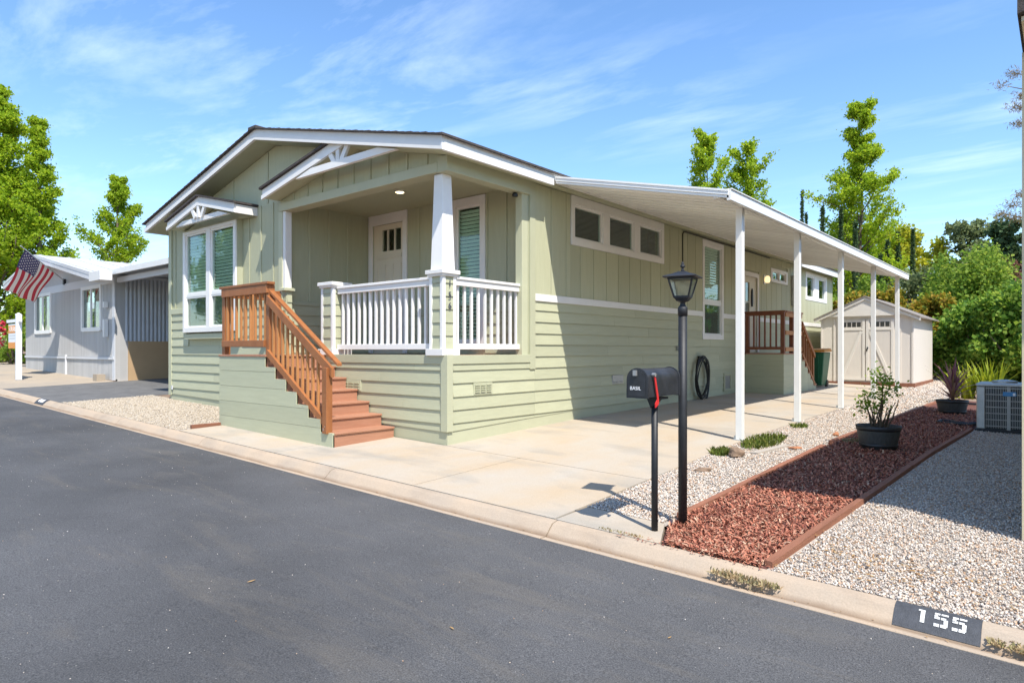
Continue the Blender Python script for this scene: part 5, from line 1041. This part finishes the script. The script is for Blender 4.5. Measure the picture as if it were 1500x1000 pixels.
for j in range(NV):
    for i in range(NU):
        a = j * (NU + 1) + i; mb.f.append((a, a + 1, a + NU + 2, a + NU + 1)); st = i // 3
        mb.m.append(2 if (st < 7 and j < NV * .4) else (0 if st % 2 == 0 else 1))
mb.build('cloth', [M['flagred'], M['flagwhite'], M['flagblue']], FLG)
mb = MB()
def fp(u, v): 
    q = lambda u, v: A0.lerp(A1, u).lerp(C0.lerp(C1, u), v) + Vector((0, -1, 0)) * (.07 * v * math.sin(u * 11 + v * 2) + .03 * math.sin(v * 7 + u * 4))
    p = q(u, v); n = (q(u + .01, v) - p).cross(q(u, v + .01) - p).normalized(); return p + n * (.022 if n.x > 0 else -.022)
for r in range(9):
    for c in range(6 if r % 2 == 0 else 5):
        u = 7 / 13 * (r + 1) / 10; v = .4 * (2 * c + 1 + r % 2) / 12; o = fp(u, v); e1 = (fp(u + .02, v) - o).normalized() * .040; e2 = (fp(u, v + .02) - o).normalized() * .040
        mb.add([o + e1 * (math.cos(q) * (1 if k % 2 == 0 else .42)) + e2 * (math.sin(q) * (1 if k % 2 == 0 else .42)) for k, q in enumerate(np.linspace(0, 2 * math.pi, 11)[:-1])], [tuple(range(10))])
mb.build('stars', M['flagwhite'], FLG, kind='stuff')
# for sale sign
sx, sy = -16.83, -.70; sz = G(sx, sy)
SG = root('sale_sign', (sx, sy, sz), 'white sign post holding an orange and white for sale board', 'sign')
mb = MB(); mb.box(sx - .065, sx + .065, sy - .065, sy + .065, sz, sz + 1.86); mb.build('post', M['sign_white'], SG, .004)
mb = MB(); mb.lathe([(.085, 0), (.085, .02), (.0, .07)], (sx, sy, sz + 1.86), 4); mb.build('post_cap', M['sign_white'], SG)
mb = MB(); mb.box(sx - 1.15, sx - .066, sy - .03, sy + .03, sz + 1.66, sz + 1.75); mb.box(sx + .066, sx + .22, sy - .03, sy + .03, sz + 1.66, sz + 1.75); mb.build('arm', M['sign_white'], SG)
bx0, bx1 = sx - 1.02, sx - .09; bt = sz + 1.62
mb = MB(); mb.box(bx0, bx1, sy - .012, sy + .012, bt - .72, bt); bd = mb.build('board', M['sign_white'], SG)
mb = MB(); mb.box(bx0, bx1, sy - .016, sy - .012, bt - .72, bt - .54); mb.box(bx0, bx1 - .04, sy - .016, sy - .012, bt - .27, bt - .05); mb.build('board_band', M['sign_orange'], bd)
text_mesh('FOR SALE', .20, 'lettering', M['sign_white'], bd, ((bx0 + bx1) / 2 - .02, sy - .018, bt - .16), (1, 0, 0), (0, 0, 1), .003, squash=.82)
for z in (.36, .44): mb = MB(); mb.box(bx0 + .1, bx1 - .08, sy - .014, sy - .012, bt - z, bt - z + .03); mb.build('print_line', M['greytrim'], bd)

# ------------------------------------------------------------------ vegetation
def bez(p0, d, L, n_, jit, up=.1):
    P = [Vector(p0)]; d = Vector(d).normalized()
    for k in range(n_): d = (d + Vector((random.gauss(0, jit), random.gauss(0, jit), random.gauss(0, jit) + up))).normalized(); P.append(P[-1] + d * (L / n_))
    return P
def tree(name, x, y, z0, h, env, nl, leafn, size, m, lab, cat='tree', r0=.16, spread=.28, group=None, first=.25, lift=.35, lean=(0, 0), sub=3):
    t = root(name, (x, y, z0), lab, cat, group); tb = MB(); H_ = h; pts = [Vector((x + lean[0] * (k / 10) ** 1.5 + random.gauss(0, .03) * h / 10 * (k > 0), y + lean[1] * (k / 10) + random.gauss(0, .03) * h / 10 * (k > 0), z0 - .1 + (H_ + .1) * k / 10)) for k in range(11)]
    tb.tube(pts, [max(.012, r0 * (1 - k / 10.5)) for k in range(11)], 8); cl = []
    for k in range(nl):
        f = first + (1 - first) * (k + random.random()) / nl; q = f * 10; i = min(9, int(q)); p = pts[i].lerp(pts[i + 1], q - i); a = k * 2.4 + random.uniform(-.6, .6)
        L = env(f) * random.uniform(.62, 1.12); b = bez(p, (math.cos(a), math.sin(a), lift + random.uniform(-.15, .3)), L, 5, .12, .06); rb = max(.008, r0 * .36 * (1 - f * .75)); tb.tube(b, [rb * (1 - j / 6) for j in range(6)], 5)
        for j in range(2, 6): cl.append((b[j], .45 + .55 * env(f) * .25, 1 if j > 2 else .5))
        for s in range(sub):
            j = random.randint(1, 4); a2 = a + random.choice([-1, 1]) * random.uniform(.5, 1.1); b2 = bez(b[j], (math.cos(a2), math.sin(a2), lift + random.uniform(-.2, .4)), L * random.uniform(.3, .55), 3, .15, .06); tb.tube(b2, [rb * .5, rb * .4, rb * .3, rb * .15], 4)
            for u in b2[1:]: cl.append((u, .4 + .2 * env(f) * .25, 1))
    cl.append((pts[-1], .4, 1)); cl.append((pts[-2], .45, 1))
    tb.build('trunk', M['bark'], t, smooth=True)
    W_ = np.array([c[2] * rng.uniform(.3, 1.7) for c in cl]); W_ /= W_.sum(); idx = rng.choice(len(cl), leafn, p=W_); C_ = np.array([tuple(c[0]) for c in cl]); Sg = np.array([c[1] for c in cl])
    P = C_[idx] + rng.normal(0, 1, (leafn, 3)) * (Sg[idx] * spread)[:, None] * np.array([1, 1, .75])
    V, Fc = leaf_cloud(P - np.array((x, y, z0)), size, .85); rawmesh('crown', V, Fc, m, t); return t
cone = lambda r, p=.8: (lambda f: max(.25, r * (1 - f) ** p + .1))
def blob(name, x, y, z0, rx, ry, h, n_, size, m, lab, cat='shrub', group=None, lumps=40, base=.05, stem=True):
    t = root(name, (x, y, z0), lab, cat, group)
    tb = MB()
    for k in range(7): a = k * .9; tb.tube(bez((x + .2 * rx * math.cos(a), y + .2 * ry * math.sin(a), z0 - .1), (math.cos(a) * .5, math.sin(a) * .5, 1), h * .7, 5, .12), [.05, .045, .035, .03, .02, .01], 5)
    tb.build('stems', M['bark'], t)
    C_ = []; Rr = []
    for k in range(lumps):
        a = random.uniform(0, 6.283); zf = random.uniform(base, .92); rr_ = math.sqrt(max(.05, 1 - (max(0, zf - .35) / .68) ** 2)) * random.uniform(.45, .92); C_.append((x + rx * rr_ * math.cos(a), y + ry * rr_ * math.sin(a), z0 + h * zf)); Rr.append(random.uniform(.10, .33) * min(rx, h))
    C_ = np.array(C_); Rr = np.array(Rr); idx = rng.choice(lumps, n_, p=Rr ** 2 / (Rr ** 2).sum()); D = rng.normal(0, 1, (n_, 3)); D /= np.linalg.norm(D, axis=1)[:, None]
    P = C_[idx] + D * (Rr[idx] * np.clip(rng.normal(.92, .30, n_), .1, 1.75))[:, None]; P = P[P[:, 2] > z0 + .02]
    V, Fc = leaf_cloud(P - np.array((x, y, z0)), size, .75); rawmesh('foliage', V, Fc, m, t); return t
def tree_px(px, d, topy, rad_px, *a, **k):
    x, y = at(px, d); z0 = G(x, y); h = zat(topy, d) - z0; return x, y, z0, h, rad_px / FOC * d
# left pair, and the one behind the grey house
x, y, z0, h, r = tree_px(-8, 30, 128, 95); TA = tree('sweetgum_tree', x, y, z0, h, cone(r * 1.15, .7), 52, 60000, .125, M['leaf_sweet'], 'tall bright green tree at the left edge behind the flag', r0=.24, first=.1, lift=.55, sub=4, spread=.32)
x, y, z0, h, r = tree_px(58, 30, 180, 54); tree('sweetgum_tree', x, y, z0, h, cone(r * 1.25, .9), 42, 29000, .12, M['leaf_sweet'], 'pointed bright green tree rising just right of the flag', r0=.18, first=.1, lift=.6, sub=4, spread=.26)
x, y, z0, h, r = tree_px(172, 38, 266, 42); tree('sweetgum_tree', x, y, z0, h, lambda f: r * (1.25 if f < .55 else 1.25 * (1 - (f - .55) / .5)) + .2, 34, 21000, .125, M['leaf_sweet'], 'open bright tree behind the grey house roof', r0=.2, first=.2, lift=.75, sub=5, spread=.22)
x, y, z0, h, r = tree_px(112, 40, 368, 20); blob('round_shrub', x, y, z0, 1.2, 1.2, h, 1500, .2, M['leaf_sweet'], 'small leafy crown poking over the grey house ridge', 'tree')
x, y, z0, h, r = tree_px(238, 44, 384, 16); blob('round_shrub', x, y, z0, .9, .9, h, 1200, .2, M['leaf_mid'], 'small crown just above the carport roof at left', 'tree')
# behind the awning
x, y, z0, h, r = tree_px(1036, 36, 204, 44); tree('young_tree', x, y, z0, h, lambda f: r * 1.1 * (1 - max(0, f - .7) / .5), 26, 11000, .13, M['leaf_sweet'], 'thin light green tree, left one above the awning', r0=.13, first=.45, lift=1.0, sub=5, spread=.22)
x, y, z0, h, r = tree_px(1096, 37, 226, 48); tree('young_tree', x, y, z0, h, lambda f: r * 1.1 * (1 - max(0, f - .7) / .6), 28, 13000, .13, M['leaf_sweet'], 'thin green tree, right one above the awning', r0=.13, first=.4, lift=.85, sub=5, spread=.22)
x, y, z0, h, r = tree_px(1260, 38, 158, 56); tree('sweetgum_tree', x, y, z0, h, lambda f: r * (1.3 if f < .6 else max(.42, 1.3 - 1.3 * (f - .6) / .24)) * (.62 + .6 * abs(math.sin(f * 19))) + .1, 50, 46000, .13, M['leaf_sweet'], 'tallest green tree with ragged limbs behind the awning', r0=.2, first=.12, lift=.62, sub=5, spread=.24)
x, y, z0, h, r = tree_px(1250, 41, 318, 62); blob('round_tree', x, y, z0, r, r * .8, h, 17000, .14, M['leaf_sweet'], 'low bright green tree at the foot of the tallest tree', 'tree', lumps=70, base=.25)
def cypress(px, d, topy, rpx, lab):
    x, y = at(px, d); z0 = G(x, y); h = zat(topy, d) - z0; r = rpx * .65 / FOC * d; n_ = 4200; f = rng.random(n_) ** 1.15; a = rng.uniform(0, 6.283, n_)
    rr_ = 1.25 * r * (1 - f) ** .8 * rng.uniform(.35, 1.1, n_) * (1 + .25 * np.sin(f * 40 + a * 2)); P = np.stack([rr_ * np.cos(a), rr_ * np.sin(a), f * h], 1); t = root('cypress_tree', (x, y, z0), lab, 'tree', 'dark cypresses behind the awning')
    mb = MB(); mb.tube([(x, y, z0 - .1), (x, y, z0 + h * .95)], [.12, .02], 6); mb.build('trunk', M['bark'], t); V, Fc = leaf_cloud(P, .15, .4); rawmesh('crown', V, Fc, M['leaf_dark'], t)
for px, d, ty, rp, lab in ((1175, 44, 280, 5, 'slender dark cypress standing alone left of the tall tree'), (1181, 45, 312, 5, 'short cypress leaning on the lone slender cypress'), (1205, 36, 302, 7, 'cypress in front of the tall green tree, leftmost of its row'), (1232, 36, 306, 7, 'cypress before the trunk of the tall green tree'), (1253, 36, 326, 7, 'shorter cypress right of the tall tree trunk'), (1300, 36, 352, 9, 'dark cypress just above the awning beam, left of two'), (1315, 37, 340, 8, 'dark cypress just above the awning beam, right of two'), (1337, 40, 336, 8, 'dark cypress against the yellow green crown'), (1290, 36, 372, 8, 'low dark cypress peeking over the awning beam')): cypress(px, d, ty, rp, lab)
x, y, z0, h, r = tree_px(1318, 46, 322, 40); blob('yellow_tree', x, y, z0, r, r, h, 6500, .26, M['leaf_yellow'], 'yellow green round tree behind the dark cypresses', 'tree', base=.3)
x, y, z0, h, r = tree_px(1366, 48, 346, 28); blob('yellow_tree', x, y, z0, r, r, h, 4500, .26, M['leaf_yellow'], 'smaller yellow green crown right of the cypresses', 'tree', base=.3)
x, y, z0, h, r = tree_px(1405, 27, 356, 78); blob('large_shrub', x, y, z0, r, r, h, 30000, .14, M['leaf_mid'], 'big rounded green shrub rising behind the shed', lumps=90)
x, y, z0, h, r = tree_px(1345, 30, 392, 45); blob('olive_shrub', x, y, z0, r, r, h, 9000, .15, M['leaf_olive'], 'greyish olive shrub between shed and cypresses', lumps=34)
x, y, z0, h, r = tree_px(1418, 46, 334, 26); tree('oak_tree', x, y, z0, h, lambda f: r * 1.3, 18, 5000, .26, M['leaf_olive'], 'dark grey green treetop above the big shrub', r0=.2, first=.55)
x, y, z0, h, r = tree_px(1478, 42, 332, 36); tree('oak_tree', x, y, z0, h, lambda f: r * (1.5 - f * .9), 26, 9000, .24, M['leaf_dark'], 'dark treetop with rusty leaves near the right edge', r0=.2, first=.3)
x2, y2 = at(1474, 41); P_ = blob('rusty_shrub', x2, y2, G(x2, y2) + 4.2, 1.2, 1.2, 2.2, 1400, .22, M['leaf_rust'], 'rust coloured foliage patch within the dark treetop', 'foliage', base=.3)
k = 0
for px, d, ty, rp, lab in ((1425, 22.5, 440, 56, 'glossy green hedge shrub right of the shed'), (1478, 21, 432, 55, 'glossy hedge shrub above the lime plants'), (1530, 20, 415, 60, 'glossy hedge shrub above the air conditioner')):
    x, y, z0, h, r = tree_px(px, d, ty, rp); blob('hedge_shrub', x, y, z0, r, r, h, 15000, .15, M['leaf_gloss'], lab, 'hedge', 'hedge behind the yard', 80, .02)
for px, d, ty, rp, lab, m in ((1245, 25, 432, 40, 'shrub with yellow and green leaves left of the shed roof', 'leaf_orange'), (1300, 27, 418, 34, 'orange tipped shrub above the shed roof', 'leaf_orange'), (1365, 25, 420, 34, 'orange and green shrub right of the shed roof', 'leaf_orange'), (1215, 30, 418, 40, 'green shrub at the back corner of the house', 'leaf_mid'), (1275, 32, 405, 45, 'dense green shrub behind the shed roof', 'leaf_mid')):
    x, y, z0, h, r = tree_px(px, d, ty, rp); blob('back_shrub', x, y, z0, r, r, h, 9000, .13, M[m], lab, 'shrub', None, 34)
# pine limbs reaching in from the right
x, y = at(1565, 20); z0 = G(x, y); t = root('pine_tree', (x, y, z0), 'pine with sparse tan limbs reaching in at the right edge', 'tree'); tb = MB(); cl = []
tb.tube([(x, y, z0), (x + .1, y, z0 + 6), (x, y + .1, z0 + 13)], [.2, .15, .05], 8)
for px, py in ((1468, 125), (1484, 106), (1488, 156), (1490, 180), (1464, 313), (1480, 300), (1487, 318), (1492, 285), (1496, 140)):
    xe, ye = at(px, 19.7); e = Vector((xe, ye, zat(py, 19.7))); s_ = Vector((x, y, e.z - .5)); m_ = s_.lerp(e, .5) + Vector((0, 0, .12)); tb.tube([s_, m_, e], [.035, .022, .006], 5)
    if py != 125:
        for q in (.93, 1.0): cl.append(s_.lerp(e, q))
    else: cl.append(e)
tb.build('trunk', M['bark'], t); P = np.concatenate([np.array(tuple(c)) + rng.normal(0, 1, (90, 3)) * np.array([.11, .11, .06]) for c in cl]); V, Fc = leaf_cloud(P - np.array((x, y, z0)), .13, .14); rawmesh('crown', V, Fc, M['leaf_pine'], t)
# left behind the sign: low timber fence, flowering shrub, pale building
FN = root('timber_fence', (-27, 3.4, .7), 'low brown timber fence behind the sale sign', 'fence')
for k in range(5):
    mb = MB(); mb.box(-32, -23.2, 3.4, 3.44, .62 + k * .22, .62 + k * .22 + .205); mb.build('rail_board', M['fence'], FN)
for x in (-31.5, -29, -26.5, -24): mb = MB(); mb.box(x, x + .12, 3.45, 3.56, .5, 1.75); mb.build('post', M['fence'], FN)
x, y = at(22, 26.5); blob('flower_shrub', x, y, G(x, y), .8, .6, 1.7, 2500, .12, M['leaf_mid'], 'low shrub above the brown fence behind the sign', lumps=16)
x, y = at(3, 27.5); blob('flower_shrub', x, y, G(x, y), .5, .4, 1.75, 900, .12, M['flagred'], 'red flowering shrub under the sale board', lumps=10)
PB = root('white_building', (-46, 12, 1), 'pale building glimpsed behind the sale sign', 'building')
mb = MB(); mb.box(-52, -40, 8, 16, .5, 3.6); mb.build('wall', M['white'], PB); mb = MB(); mb.prism([(-52.4, 7.6, 3.6), (-39.6, 7.6, 3.6), (-46, 7.6, 4.6)], (0, 9, 0)); mb.build('roof', M['whiteroof'], PB)
x, y = at(60, 40); blob('hedge_shrub', x, y, G(x, y), 3, 2, 3.2, 5000, .2, M['leaf_mid'], 'green shrub mass behind the grey house corner', 'hedge')
# across the street, seen only in the window panes
def copy_tree(o, loc, lab):
    c = o.copy(); COL.objects.link(c); c.location = loc; c['label'] = lab
    for ch in list(o.children): d = ch.copy(); COL.objects.link(d); d.parent = c
    return c
for x, y, lab in ((-29, -12.5, 'leafy tree across the street mirrored in the front window'), (-44, -24, 'tree across the street right of the mirrored one'), (-22, -16, 'tree across the street facing the grey house'), (14.5, -16.5, 'tree across the street behind the camera')): copy_tree(TA, (x, y, G(x, -1.6)), lab)
